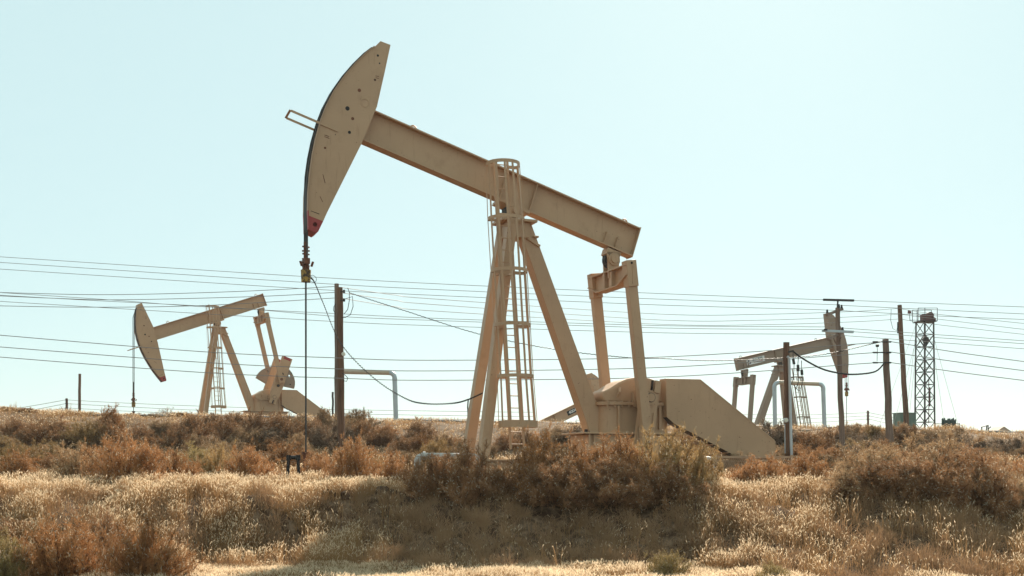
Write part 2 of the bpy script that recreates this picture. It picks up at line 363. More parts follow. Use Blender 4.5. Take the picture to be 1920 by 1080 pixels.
    b = MB(); b.bar(Lf(.33, -.45, 0), Lf(2.50, -5.97, 0), .40, .38, (0, 1, 0), 0, .42, .50); b.bar(Lf(.50, -.80, 0), Lf(.46, -.87, 0), .5, .62, (0, 1, 0)); b.build('rear_leg', paint, root, bevel=.015)
    # skid and base
    b = MB()
    for sgn in (-1, 1):
        b.box((2.9, sgn*.78, -.02), (9.2, .03, .28)); b.box((2.9, sgn*.78, .13), (9.2, .28, .03)); b.box((2.9, sgn*.78, -.17), (9.2, .28, .03))
    for u in (-1.2, .6, 2.0, 5.0, 7.2): b.box((u, 0, -.03), (.2, 1.52, .24))
    b.build('skid', paint, root)
    b = MB(); b.box((3.35, 0, .865), (3.1, 1.5, .045)); b.box((3.4, 0, .48), (2.75, 1.25, .70))
    for u in (2.0, 2.15): b.box((u, n(.68), .68), (.05, .05, .3))
    for u in (2.12, 2.72): b.cyl((u, n(.2), .88), (u, n(.2), .98), .05, 8, 1)
    b.build('gearbox_base', [paint, GREASE_SHADE], root, bevel=.01)
    # equaliser
    e = Bf(3.19, -.22, 0); ex, ez = e.x, e.z
    b = MB(); b.box((ex, 0, ez+.17), (.42, .34, .18), 0, Matrix.Rotation(-th, 3, 'Y'))
    for sgn in (-1, 1): b.prism([(ex-.20, ez+.20), (ex+.20, ez+.20), (ex+.17, ez-.05), (ex+.15, ez-.52), (ex-.15, ez-.52), (ex-.17, ez-.05)], lambda a, c, y: (a, y, c), sgn*.14-.03, sgn*.14+.03)
    b.cyl((ex, -.22, ez), (ex, .22, ez), .17, 18); b.cyl((ex, n(.22), ez), (ex, n(.26), ez), .11, 16); b.cyl((ex, -.1, ez), (ex, .1, ez), .23, 18, 1)
    b.build('equaliser_bearing', [paint, GREASE_SHADE], root, 40)
    b = MB(); prof = [(-1.20, -.34), (1.20, -.34), (1.20, -.58), (.66, -.79), (-.66, -.79), (-1.20, -.58)]
    b.prism(prof, lambda y, z, u: (ex+u, y, ez+z), -.02, .02)
    b.bar((ex, -1.22, ez-.325), (ex, 1.22, ez-.325), .32, .03, (1, 0, 0))
    for (y0, z0, y1, z1) in ((-1.21, -.59, -.66, -.803), (-.66, -.803, .66, -.803), (.66, -.803, 1.21, -.59)):
        b.bar((ex, y0, ez+z0), (ex, y1, ez+z1), .32, .03, (1, 0, 0))
    for yy in (-.22, .22): b.box((ex, yy, ez-.56), (.26, .16, .42))
    b.build('equaliser_beam', paint, root)
    # cranks and pitman arms
    hx, hz = 3.70, -5.02
    ca, sa = math.cos(R(crank_dir)), math.sin(R(crank_dir))
    pinr = 1.30; pin = (hx+ca*pinr, hz+sa*pinr)
    for sgn in (1, -1):
        yy = n(1.10*sgn)
        b = MB(); top = Vector((ex, yy, ez-.28)); bot = Vector((pin[0], yy, H+pin[1])); d = (bot-top).normalized()
        b.bar(top-d*.08, top+d*.62, .30, .30, (0, 1, 0)); b.bar(top+d*.55, bot-d*.5, .22, .27, (0, 1, 0)); b.bar(bot-d*.52, bot+d*.25, .22, .27, (0, 1, 0), 0, .24, .40)
        b.box(top+d*.3+Vector((0, 0, 0)), (.03, .34, .5), 0)
        b.cyl((top.x, n((1.10+.15)*sgn), top.z+.0), (top.x, n((1.10+.17)*sgn), top.z), .035, 8, 1)
        pt = b.build('pitman_arm', [paint, GREASE_SHADE], root, bevel=.012)
        b = MB(); F = lambda a, c, y: Vector((hx+a*ca-c*sa, y, H+hz+a*sa+c*ca))
        L = crank_len; hw = .36 if weights else .25
        out = [(-.30, -.22), (-.30, .22), (-.1, .36), (.5, .36), (L, .36), (L, -.36), (.5, -.36), (-.1, -.36)]
        y0, y1 = sorted((n(.76*sgn), n(.92*sgn)))
        tipc = L-.2 if weights else L
        b.prism([(-.30, -.18), (-.16, -.27), (.3, -hw), (tipc, -hw), (tipc, hw), (.3, hw), (-.16, .27), (-.30, .18)], F, y0, y1, 0)
        yn = n(.92*sgn)
        for cc in (-hw+.05, hw-.05): b.bar(F(.4, cc, yn), F(L-.02, cc, yn), .06, .10, (0, 1, 0))
        if weights: b.prism([(L-.198, -.36), (L, -.36), (L, .36), (L-.198, .36)], F, y0, y1, 1)
        b.cyl(F(0, 0, n(.5*sgn)), F(0, 0, n(.97*sgn)), .20, 18, 0); b.cyl(F(0, 0, n(.97*sgn)), F(0, 0, n(.99*sgn)), .13, 16, 2)
        b.cyl(F(0, 0, n(.99*sgn)), F(0, 0, n(1.0*sgn)), .115, 16, 0)
        for cc in (-.15, .15): b.bar(F(-.15, cc, n(.92*sgn)), F(-.48, cc*1.05, n(.92*sgn)), .16, .17, (0, 1, 0))
        b.bar(F(-.20, 0, n(.925*sgn)), F(-.47, 0, n(.925*sgn)), .12, .035, (0, 1, 0), 2)
        for aa, rr_ in ((pinr, .17), (.85, .1), (1.7, .1)):
            if aa < L-.2: b.cyl(F(aa, 0, n(.92*sgn)), F(aa, 0, n(.98*sgn)), rr_, 14, 2 if aa != pinr else 0)
        b.cyl(F(pinr, 0, n(.98*sgn)), F(pinr, 0, n(1.24*sgn)), .10, 14, 3)
        ck = b.build('crank', [paint, RED, GREASE_SHADE, RUST], root, 35)
        if weights:
            for cs in ((-1,) if sgn > 0 else (1,)):
                b = MB(); A = np.linspace(0, 1, 7)
                pl = [(L-2.0, cs*.37), (L-.72, cs*.37)]+[(L-.72-.10*i-.55*t*t, cs*(.37+.80*math.sin(t*1.55))) for i, t in enumerate(A)][1:]+[(L-1.9, cs*.95)]
                y2, y3 = sorted((n(.66*sgn), n(.86*sgn)))
                b.prism(pl, F, y2, y3, 0, holes=[ring(L-1.15, cs*.58, .10, 10)])
                for q2 in ((L-.92, .62), (L-1.7, .8)): b.cyl(F(q2[0], cs*q2[1], n(.86*sgn)), F(q2[0], cs*q2[1], n(.87*sgn)), .045, 8, 1)
                b.build('counterweight', [PAINT_G, GREASE_SHADE], ck)
    # gearbox
    def rrect(u0, u1, v1, r_):                     # rounded plan outline
        pts = []
        for cu, cv, a0 in ((u1-r_, v1-r_, 0), (u0+r_, v1-r_, 90), (u0+r_, -v1+r_, 180), (u1-r_, -v1+r_, 270)):
            pts += [(cu+r_*math.cos(R(a0+t)), cv+r_*math.sin(R(a0+t))) for t in (0, 18, 36, 54, 72, 90)]
        return pts
    pf = lambda u, v, z: (u, v, H+z)
    b = MB(); b.prism(rrect(2.48, 4.62, .50, .36), pf, -5.985, -5.20)
    dome = [(2.56, -5.13), (2.50, -5.0), (2.52, -4.86), (2.74, -4.76), (3.0, -4.60), (3.25, -4.49), (3.58, -4.42), (3.98, -4.45), (4.30, -4.55), (4.58, -4.78), (4.60, -5.13)]
    b2 = MB(); b2.prism(dome, lambda u, z, y: (u, y, H+z), -.44, .44)
    gb = b.build('gearbox', [paint], root, 30, bevel=.02); b2.build('gearbox_cover', [paint], gb, 40, bevel=.12)
    b = MB(); b.prism(rrect(2.40, 4.70, .58, .40), pf, -5.215, -5.125)
    for u in np.arange(2.6, 4.6, .22): b.cyl((u, n(.54), H-5.28), (u, n(.54), H-5.10), .03, 6)
    for yy in (-.15, .0, .15): b.cyl((2.43, yy, H-5.28), (2.43, yy, H-5.10), .03, 6)
    b.build('flange', paint, gb)
    b = MB(); b.box((hx-.02, n(.56), H-5.05), (.62, .14, .42)); b.cyl((hx, n(.5), H+hz), (hx, n(.72), H+hz), .26, 18)
    b.box((2.93, n(.53), H-5.55), (.06, .10, .62)); b.box((4.2, n(.53), H-5.55), (.06, .10, .62))
    b.tube([(2.93, n(.50), H-4.98), (2.95, n(.58), H-4.86), (3.0, n(.50), H-4.74)], .035, 8); b.build('bearing_housing', paint, gb)
    # belt guard
    b = MB(); poly = [(4.294, -4.47), (5.39, -4.46), (7.83, -6.14), (7.871, -6.61), (6.55, -6.607), (4.56, -5.709), (4.327, -5.536)]
    b.prism(poly, lambda u, z, y: (u, y, H+z), *sorted((n(.36), n(.72))), 0, [0, 0, 0, 1, 1, 1, 0])  # underside faces black: shade of the open bottom put into the colour
    if full:
        for i in range(4):
            f = (i+.5)/4; b.bar((6.55-(6.55-4.56)*f, n(.36), H-6.612+.898*f), (6.55-(6.55-4.56)*f, n(.72), H-6.612+.898*f), .08, .02, (1, 0, .45))
        b.bar((5.36, n(.724), H-4.475), (7.80, n(.724), H-6.155), .008, .03, (0, 1, 0)); b.bar((7.83, n(.724), H-6.16), (7.855, n(.724), H-6.60), .008, .03, (0, 1, 0))
    b.build('belt_guard', [paint, GREASE_SHADE], root, bevel=.008)
    b = MB(); b.cyl((7.2, n(-.5), .95), (7.2, n(.3), .95), .28, 14); b.box((7.2, n(-.1), .62), (.5, .7, .22)); b.build('motor', paint, root, 40)
    # ladder with safety cage
    if cage:
        if cage == 'upright': lt, lb, v0, lean = (-.60, 1.05), (-.12, -6.45), .80, 0.0
        else: lt, lb, v0, lean = (-.62, -.55), (-1.75, -H+.1), .62, 0.0
        LP = lambda z: Vector((lt[0]+(lb[0]-lt[0])*(z-lt[1])/(lb[1]-lt[1]), 0, H+z))
        lad = MB()
        for du in (-.19, .19): lad.bar(LP(lt[1])+Vector((du, n(v0), 0)), LP(lb[1])+Vector((du, n(v0), 0)), .04, .055, (0, 1, 0))
        ld = lad.build('ladder', paint, root)
        z = lt[1]-.12
        while z > lb[1]+.05:
            rb = MB(); rb.cyl(LP(z)+Vector((-.19, n(v0), 0)), LP(z)+Vector((.19, n(v0), 0)), .014, 6); rb.build('rung', paint, ld); z -= .315
        hz_ = [.888, -.516, -1.849, -3.239, -4.563, -5.80] if cage == 'upright' else [-1.2, -2.6, -4.0, -5.2]
        cg = MB(); angs = np.linspace(R(-25), R(205), 19)
        def hp(z, a, grow=1.0): return LP(z)+Vector((.47*grow*math.cos(a), n(v0+.14+.52*grow*max(math.sin(a), -.3)), 0))
        hps = []
        for i, z in enumerate(hz_):
            gr = 1.07 if i == len(hz_)-1 else (.93 if i == 0 else 1)
            hps.append((z, gr))
            hw = .17 if (i == len(hz_)-1 and cage == 'upright') else .085
            pts = [LP(z)+Vector((.19, n(v0), 0))]+[hp(z, a, gr) for a in angs]+[LP(z)+Vector((-.19, n(v0), 0))]
            for p0, p1 in zip(pts[:-1], pts[1:]):
                d_ = (p1-p0).normalized(); cg.bar(p0-d_*.004, p1+d_*.004, hw, .012, (0, 0, 1))
        for a in (R(-8), R(20), R(50), R(78), R(106), R(135), R(165), R(196)):
            for (z0, g0), (z1, g1) in zip(hps[:-1], hps[1:]):
                p0, p1 = hp(z0, a, g0*.985), hp(z1, a, g1*.985); cg.bar(p0, p1, .055, .016, (math.sin(a), -n(math.cos(a)), 0))
        cg.build('safety_cage', paint, ld)
        for z, u1, v1 in ((-.40, -.1, .42), (-1.9, -.35, .5), (-3.3, -.55, .5), (-4.6, -.75, .55)):
            if z < lt[1]:
                br = MB()
                for du in (-.19, .19): br.bar(LP(z)+Vector((du, n(v0), 0)), (min(LP(z).x+du, u1), n(v1-.08), H+z), .012, .06, (0, 0, 1))
                br.build('ladder_bracket', paint, ld)
    # nameplates on the beam
    if sign:
        s0, w_, h_, kind = sign
        sg = MB(); yy = n(.02)
        ex_ = dn*(1 if ns < 0 else -1)                         # reading direction seen from the camera side
        Mx = Matrix((( ex_.x, upv.x, 0, 0), (0, 0, ns, 0), (ex_.z, upv.z, 0, 0), (0, 0, 0, 1)))
        c0 = Bf(s0, .47, yy)
        def onp(dx, dy, lift): return Matrix.Translation(c0+ex_*dx+upv*dy+Vector((0, ns*lift, 0)))@Mx
        sg.bar(c0-ex_*w_/2+Vector((0, ns*.012, 0)), c0+ex_*w_/2+Vector((0, ns*.012, 0)), .02, h_, (0, 1, 0), 0)
        if kind == 'company':
            text_into(sg, 'SHORES', .235, onp(.17, .075, .026), 2)
            text_into(sg, 'LIFT SOLUTIONS', .095, onp(.19, -.10, .026), 3)
            em = [(-.42, .125), (-.53, .135), (-.62, .10), (-.63, .045), (-.55, .01), (-.48, -.02), (-.43, -.06), (-.46, -.115), (-.54, -.135), (-.65, -.13)]     # emblem: a slanted hooked stroke
            for p0, p1 in zip(em[:-1], em[1:]):
                a_ = c0+ex_*p0[0]+upv*p0[1]+Vector((0, ns*.026, 0)); b_ = c0+ex_*p1[0]+upv*p1[1]+Vector((0, ns*.026, 0)); d_ = (b_-a_).normalized(); sg.bar(a_-d_*.01, b_+d_*.01, .006, .055, (0, 1, 0), 1)
            a_ = c0+ex_*-.58+upv*.0+Vector((0, ns*.029, 0)); b_ = c0+ex_*-.47+upv*.0+Vector((0, ns*.029, 0)); sg.bar(a_, b_, .006, .03, (0, 1, 0), 3)
            sg.build('company_sign', [SIGNW, SIGNB, SIGNT, RED], wb)
        else:
            text_into(sg, kind, h_*.92, onp(0, 0, .026), 1)
            sg.build('number_plate', [SIGNK, SIGNW], wb)
    return root

MAIN = pumpjack('largest tan pumpjack in the foreground with caged ladder and raised red-tipped horsehead', 958, 392, 30, 21, -17.7, -98, 1.75, carrier=-2.0, weights=False, rod_to=-6.95)
LEFT = pumpjack('tan pumpjack at left with its horsehead lowered and red-tipped cranks raised', 407, 604, 76, 31, 20.7, 71, 2.95, carrier=-5.62, rod_to=-6.6)
RIGHT = pumpjack('tan pumpjack at right with white company sign on its beam, behind the wooden poles', 1466, 677, 82, 200, -13.2, -100, 1.75, ns=1, scale=1.03, hb=.84, paint=PAINT_G, carrier=-2.1, weights=False, cage='slanted', sign=(2.12, 1.5, .42, 'company'), rod_to=-6.4)
FAR = pumpjack('distant tan pumpjack with black number plate, mostly hidden by the ridge and gearbox', 1037, 801, 88, 197, -25, -80, 1.75, ns=1, paint=PAINT, weights=False, cage=None, sign=(-2.0, .95, .36, '4004'), full=False, rod_to=-6.4)

# ------------------------------------------------------------------ poles
def pole(label, px, ptop, pbot, D, rtop, rbot, top_px=None, mt=WOOD, name='utility_pole', grp='wooden utility poles', cat='utility pole'):
    a = at(px, pbot, D); t = at(px if top_px is None else top_px, ptop, D)
    gzv = min(gz(a.x, a.y), a.z)-.3
    root = thing(name, label, cat, (a.x, a.y, gzv), 0, grp)
    d = (t-a); k = (gzv-a.z)/d.z; base = a+d*k
    n_ = 9; b = MB(); pts = [base.lerp(t, i/n_)-root.location+Vector((.012*math.sin(i*1.9+px), .012*math.cos(i*2.3+px), 0)) for i in range(n_+1)]
    b.tube(pts, [rbot+(rtop-rbot)*i/n_ for i in range(n_+1)], 14); b.build('shaft', mt, root, 50)
    root['_t'] = list(t)
    return root, (lambda p: Vector(p)-root.location), t
G = 'wooden utility poles'
r1, l1, t1 = pole('dark brown wooden pole, front one of the pair beside the pipe arch', 640, 539, 828, 44, .118, .155, 637)
b = MB()
for py in (547, 563):
    p = at(646, py, 43.8); b.cyl(l1(at(638, py, 43.9)), l1(p), .015, 6); b.cyl(l1(p)+Vector((-.02, 0, -.05)), l1(p)+Vector((-.02, 0, .07)), .045, 8)
b.build('insulator', DARKCAB, r1)
b = MB(); p = l1(at(644.5, 664, 43.75)); b.cyl(p, p+Vector((0, -.1, 0)), .075, 16); b.build('meter', GLASS, r1)
for pts in (((652, 540), (655, 548), (655, 563), (652, 580), (645, 589)), ((646, 561), (661, 556), (662, 575), (657, 590), (648, 595), (640, 596)), ((642, 700), (648, 704), (652, 709), (650, 715), (644, 714), (642, 708))):
    b = MB(); b.tube([l1(at(x, y, 43.75)) for x, y in pts], .014, 5); b.build('drop_cable', DARKCAB, r1)
r2, l2, t2 = pole('thinner grey pole standing just behind the dark brown pole by the pipe arch', 633, 532, 800, 52, .105, .13, 631, WOODG)
b = MB(); b.tube([l2(at(x, y, 51.7)) for x, y in ((629, 570), (626, 575), (625.5, 582), (629, 588))], .018, 5); b.build('drop_cable', DARKCAB, r2)
r3, l3, t3 = pole('wooden pole with grey conduit and round meter beside the belt guard', 1479, 642, 862, 36, .10, .118, 1474)
b = MB(); b.tube([l3(at(x, y, 35.8)) for x, y in ((1476, 668), (1479.5, 672), (1484, 860))], .045, 10); b.build('conduit', GALV, r3, 50)
b = MB(); b.tube([l3(at(x, y, 35.8)) for x, y in ((1471.5, 795), (1472, 850))], .014, 6); b.build('ground_wire', GALV, r3)
b = MB(); p = l3(at(1472.5, 788, 35.8)); b.cyl(p, p+Vector((0, -.11, 0)), .075, 18); b.cyl(p+Vector((0, -.11, 0)), p+Vector((0, -.125, 0)), .06, 18, 1); b.build('meter', [GALV, GLASS], r3, 40)
b = MB()
for i, (x0, y0, x1, y1) in enumerate(((1487, 672, 1489, 683), (1496, 684, 1497, 696), (1503, 693, 1504, 703))): b.cyl(l3(at(x0, y0, 35.7)), l3(at(x1, y1, 35.7)), .045, 8)
b.bar(l3(at(1478, 660, 35.7)), l3(at(1488, 658, 35.7)), .05, .06); b.build('cutout_fuse', DARKCAB, r3)
for pts in (((1487, 660), (1487, 672)), ((1497, 668), (1496, 684)), ((1503, 676), (1503, 693)), ((1489, 683), (1488, 705), (1484, 722)), ((1497, 696), (1497, 716), (1491, 732)), ((1504, 703), (1504, 722), (1498, 734), (1488, 722))):
    b = MB(); b.tube([l3(at(x, y, 35.7)) for x, y in pts], .012, 5); b.build('drop_cable', DARKCAB, r3)
r4, l4, t4 = pole('tall wooden pole with three crossarms in front of the right pumpjack horsehead', 1580, 577, 856, 42, .085, .11, 1570, WOODG)
b = MB()
for (x0, y0, x1, y1, dd) in ((1543, 562, 1601, 564, 42), (1546, 627.5, 1600, 625, 41.8)):
    pass
b.bar(l4(at(1543.5, 562, 42)), l4(at(1601, 563.5, 42)), .09, .075); b.bar(l4(at(1571, 563, 42)), l4(at(1570, 580, 42)), .05, .05)
b.build('crossarm', LATT, r4)
b = MB(); b.bar(l4(at(1550, 590.5, 41.2)), l4(at(1579, 579.5, 42.5)), .10, .10); b.build('crossarm', WOODG, r4)
b = MB(); b.bar(l4(at(1541.5, 620, 41.8)), l4(at(1600, 622.5, 41.8)), .10, .085); b.build('crossarm', GALV, r4)
b = MB(); b.bar(l4(at(1553, 636, 41.2)), l4(at(1582, 622, 42.5)), .10, .10); b.bar(l4(at(1563, 634, 41.7)), l4(at(1567, 644, 41.9)), .03, .03); b.bar(l4(at(1577, 632, 41.7)), l4(at(1570, 645, 41.9)), .03, .03); b.build('crossarm', WOODG, r4)
for (x, y) in ((1551, 584), (1578, 575), (1580, 617), (1573, 574)):
    b = MB(); p = l4(at(x, y, 41.8)); b.cyl(p+Vector((0, 0, -.06)), p+Vector((0, 0, .07)), .05, 10, 0, .03); b.build('insulator', DARKCAB, r4)
b = MB(); b.bar(l4(at(1545, 618, 41.7)), l4(at(1551, 618, 41.7)), .07, .06); b.build('switch_box', DARKCAB, r4)
r5, l5, t5 = pole('thick bare brown wooden pole at right holding the three lower wires', 1669, 636, 840, 40, .108, .135, 1660, WOODG)
for py in (641, 661, 680):
    b = MB(); p = at(1636, py, 39.85); q_ = at(1667, py, 39.85); b.cyl(l5(p), l5(q_), .02, 6)
    for x0 in (1637, 1667): b.tube([l5(at(x0, py, 39.85)), l5(at(x0+9 if x0 < 1650 else x0+4, py, 39.85))], .03, 6)
    b.build('insulator', DARKCAB, r5)
b = MB(); b.tube([l5(at(x, y, 39.8)) for x, y in ((1644, 646), (1645, 655), (1644.5, 677))], .010, 5); b.cyl(l5(at(1642.5, 648, 39.8)), l5(at(1647.5, 648, 39.8)), .05, 8); b.build('drop_cable', DARKCAB, r5)
r6, l6, t6 = pole('tall leaning dark pole beside the lattice mast and green tank', 1700, 572, 802, 74, .14, .19, 1686.5, WOOD)
b = MB(); b.tube([l6(at(x, y, 73.8)) for x, y in ((1671, 580), (1670, 600), (1674, 616), (1681, 620), (1683, 612))], .015, 5); b.build('drop_cable', DARKCAB, r6)
b = MB(); b.cyl(l6(at(1683.5, 604, 73.7)), l6(at(1683.5, 625, 73.7)), .05, 8); b.build('insulator', DARKCAB, r6)
r7, l7, t7 = pole('short far pole at left standing in a small bare shrub', 125, 747, 782, 112, .12, .14, 125)
r8, l8, t8 = pole('taller far pole at left rising above the ridge', 149, 701, 779, 112, .13, .15, 149.5)
r9, l9, t9 = pole('small far pole behind the ridge between the right poles', 1627.5, 770, 804, 150, .15, .17, 1627.5)
for rr, lf, D_, px, pys, w_ in ((r7, l7, 111.8, 125, (750, 757, 765), 3), (r9, l9, 149.8, 1627.5, (774, 780, 786), 4)):
    for py in pys:
        b = MB(); b.cyl(lf(at(px-w_, py, D_)), lf(at(px+w_, py, D_)), .035, 6); b.build('insulator', DARKCAB, rr)
r10, l10, t10 = pole('thin dark post by the feet of the largest pumpjack front legs', 877, 748, 800, 50, .03, .035, 877.5, LATT, 'post', None, 'post')
r11, l11, t11 = pole('dark steel post standing against the left pipe arch', 624, 735, 795, 55, .05, .05, 624, LATT, 'post', None, 'post')

# ------------------------------------------------------------------ wires
def wire(label, pts, r=.015, m=WIRE, name='power_line', grp='overhead wires', cat='wire', twist=0):
    P = [at(*p) for p in pts]
    Q = [P[0]]                                            # smooth through the points (Catmull-Rom)
    for i in range(len(P)-1):
        a = P[max(i-1, 0)]; b_ = P[i]; c = P[i+1]; d = P[min(i+2, len(P)-1)]
        n_ = 14
        for k in range(1, n_+1):
            t = k/n_
            Q.append(.5*((2*b_)+(c-a)*t+(2*a-5*b_+4*c-d)*t*t+(3*b_-a-3*c+d)*t**3))
    if twist:
        Q2 = []
        for i in range(len(Q)-1):
            for k in range(6):
                t = k/6; Q2.append(Q[i].lerp(Q[i+1], t))
        Q = [q_+Vector((0, 0, twist*math.sin(i*1.35))) for i, q_ in enumerate(Q2)]
    b = MB(); o0 = Q[0]; b.tube([q_-o0 for q_ in Q], r, 5)
    o = b.build(name, m); o.location = o0; tag(o, label, cat, grp); return o
DU = 64
def flat(D, pts): return [(x, y, D) for x, y in pts]
wire('topmost overhead wire of all, sloping down from left edge to right edge', flat(DU, [(-40, 479.5), (0, 481.5), (563, 518), (860, 534), (1240, 550.5), (1543, 562), (1600, 563.5), (1920, 575.5), (1990, 578)]))
wire('second overhead wire from the top, just under the topmost one', flat(DU, [(-40, 489.5), (0, 492), (563, 529), (820, 543), (1240, 561), (1543, 570.5), (1600, 573.6), (1920, 588.6), (1990, 591)]))
wire('third overhead wire from the top at the left edge', flat(DU, [(-40, 502), (0, 504.5), (550, 540), (820, 554), (1240, 572), (1543, 581), (1748, 592), (1920, 599), (1990, 602)]))
wire('overhead wire that rises into the pole pair above the left pumpjack beam', flat(52, [(-40, 548), (0, 548.5), (200, 552.5), (433, 547), (632, 537)]))
wire('overhead wire crossing the left pumpjack horsehead top and rising to the pole pair', flat(52, [(-40, 553), (120, 560), (233, 562), (480, 556), (632, 548)]))
wire('overhead wire crossing the left walking beam tail and rising to the pole pair', flat(52, [(-40, 573), (0, 573.5), (167, 576), (377, 573), (632, 558.5)]))
wire('upper of the three wires sloping down across the left horsehead to the right', flat(DU, [(-40, 546), (0, 548.5), (217, 563), (377, 575), (630, 588), (820, 597), (1240, 610.5), (1540, 613), (1600, 616.5), (1920, 639), (1990, 644)]))
wire('middle of the three wires sloping down across the left horsehead to the right', flat(DU, [(-40, 551), (0, 553.5), (167, 563), (433, 577), (630, 593), (820, 601), (1240, 615), (1540, 618), (1600, 622), (1920, 644.5), (1990, 649)]))
wire('lower of the three wires sloping down across the left horsehead to the right', flat(DU, [(-40, 562), (0, 565), (213, 578), (630, 603), (820, 611), (1240, 624), (1540, 627), (1600, 630.5), (1920, 654), (1990, 659)]))
wire('upper sagging wire between the pole pair and the tall leaning pole', [(640, 539, 52), (740, 553, 55), (820, 561, 57), (1240, 589, 66), (1420, 589.5, 69), (1600, 584, 72), (1686, 578, 74)])
wire('middle sagging wire between the pole pair and the tall leaning pole', [(640, 549, 52), (740, 563, 55), (820, 571.5, 57), (1240, 600, 66), (1420, 600.5, 69), (1600, 594, 72), (1686, 589, 74)])
wire('lower sagging wire between the pole pair and the tall leaning pole', [(640, 559, 52), (740, 575, 55), (820, 583.5, 57), (1240, 608, 66), (1420, 609, 69), (1600, 603.5, 72), (1687, 598, 74)])
wire('upper wire running right from the tall leaning pole past the mast top', [(1687, 578.5, 74), (1748, 588, 74), (1920, 606.5, 74), (1990, 613, 74)])
wire('middle wire running right from the tall leaning pole past the mast', [(1687, 589, 74), (1748, 597, 74), (1920, 617.6, 74), (1990, 625, 74)])
wire('lower wire running right from the tall leaning pole past the mast', [(1688, 598, 74), (1748, 607.5, 74), (1920, 627, 74), (1990, 634, 74)])
DL = 39.85
wire('upper of the three thick low wires, from left edge to the thick bare pole', flat(DL, [(-40, 625), (0, 628.5), (373, 659), (630, 671), (820, 675.5), (1240, 669.5), (1600, 645.5), (1656, 640.5)]), .0135)
wire('middle of the three thick low wires, from left edge to the thick bare pole', flat(DL, [(-40, 647), (0, 650.5), (373, 679), (630, 691.5), (820, 695.5), (1240, 689), (1600, 664), (1656, 660)]), .0135)
wire('lowest of the three thick low wires, from left edge to the thick bare pole', flat(DL, [(-40, 666), (0, 669.5), (373, 698), (630, 709), (820, 713), (1240, 707), (1600, 683), (1656, 679.5)]), .0135)
wire('upper thick wire running right and down from the thick bare pole', flat(DL, [(1667, 640, ), (1790, 660), (1920, 678), (1990, 687)]), .0135)
wire('middle thick wire running right and down from the thick bare pole', flat(DL, [(1667, 659.5), (1790, 678), (1920, 695), (1990, 704)]), .0135)
wire('lowest thick wire running right and down from the thick bare pole', flat(DL, [(1668, 679.5), (1790, 697), (1920, 713.5), (1990, 723)]), .0135)
wire('dark twisted service cable sagging from the brown pole behind the largest pumpjack', [(655, 549, 43.8), (757, 582, 43.5), (899, 626.6, 43), (1040, 655, 42), (1176, 670.5, 41.5), (1240, 672, 41.2), (1320, 676, 41), (1420, 674, 40.5), (1540, 665, 40), (1638, 644, 39.8), (1654, 640.5, 39.8)], .015, DARKCAB, 'service_cable', None, 'cable', .009)
wire('thick black cable sagging between the meter pole and the thick bare pole', [(1486, 658, 35.8), (1508, 674, 36.5), (1540, 691, 37.5), (1570, 699, 38.4), (1600, 702, 39), (1640, 697, 39.6), (1658, 681, 39.8)], .023, DARKCAB, 'service_cable', None, 'cable', .014)
wire('thin coiled cable drooping from the rod clamp to the front legs', [(583, 521, 28.2), (590, 530, 28.2), (605, 566, 28.2), (640, 645, 28.3), (700, 708, 28.5), (760, 747, 28.7), (800, 757, 28.9), (850, 756, 29.2), (878, 749, 29.4), (905, 737, 29.6)], .009, DARKCAB, 'coiled_cable', None, 'cable', .022)
wire('small wire loop beside the yellow rod clamp', flat(28, [(578, 522), (586, 516), (593, 522), (591, 529), (584, 528), (579, 523)]), .006, DARKCAB, 'wire_loop', None, 'wire')
for k, (n1, yl, ym, y2) in enumerate((('upper', 770, 750, 765), ('middle', 779, 757, 773), ('lower', 786, 765, 780))):
    wire(n1+' thin far wire left of the short far pole', flat(112, [(-40, yl+5), (0, yl), (60, (yl+ym)/2+1), (122, ym)]), .025)
    wire(n1+' thin far wire running right from the short far pole', flat(112, [(128, ym), (240, ym+6), (420, y2-2), (640, y2+3), (900, y2+7), (1000, y2+8)]), .022)
    wire(n1+' thin far wire left of the small far pole', flat(150, [(1080, ym+20+k*1.5), (1330, ym+26), (1500, ym+28), (1624, (774, 780, 786)[k])]), .025)
    wire(n1+' thin far wire right of the small far pole', flat(150, [(1631, (774, 780, 786)[k]), (1660, (780, 786, 793)[k]), (1700, (788, 794, 800)[k])]), .025)

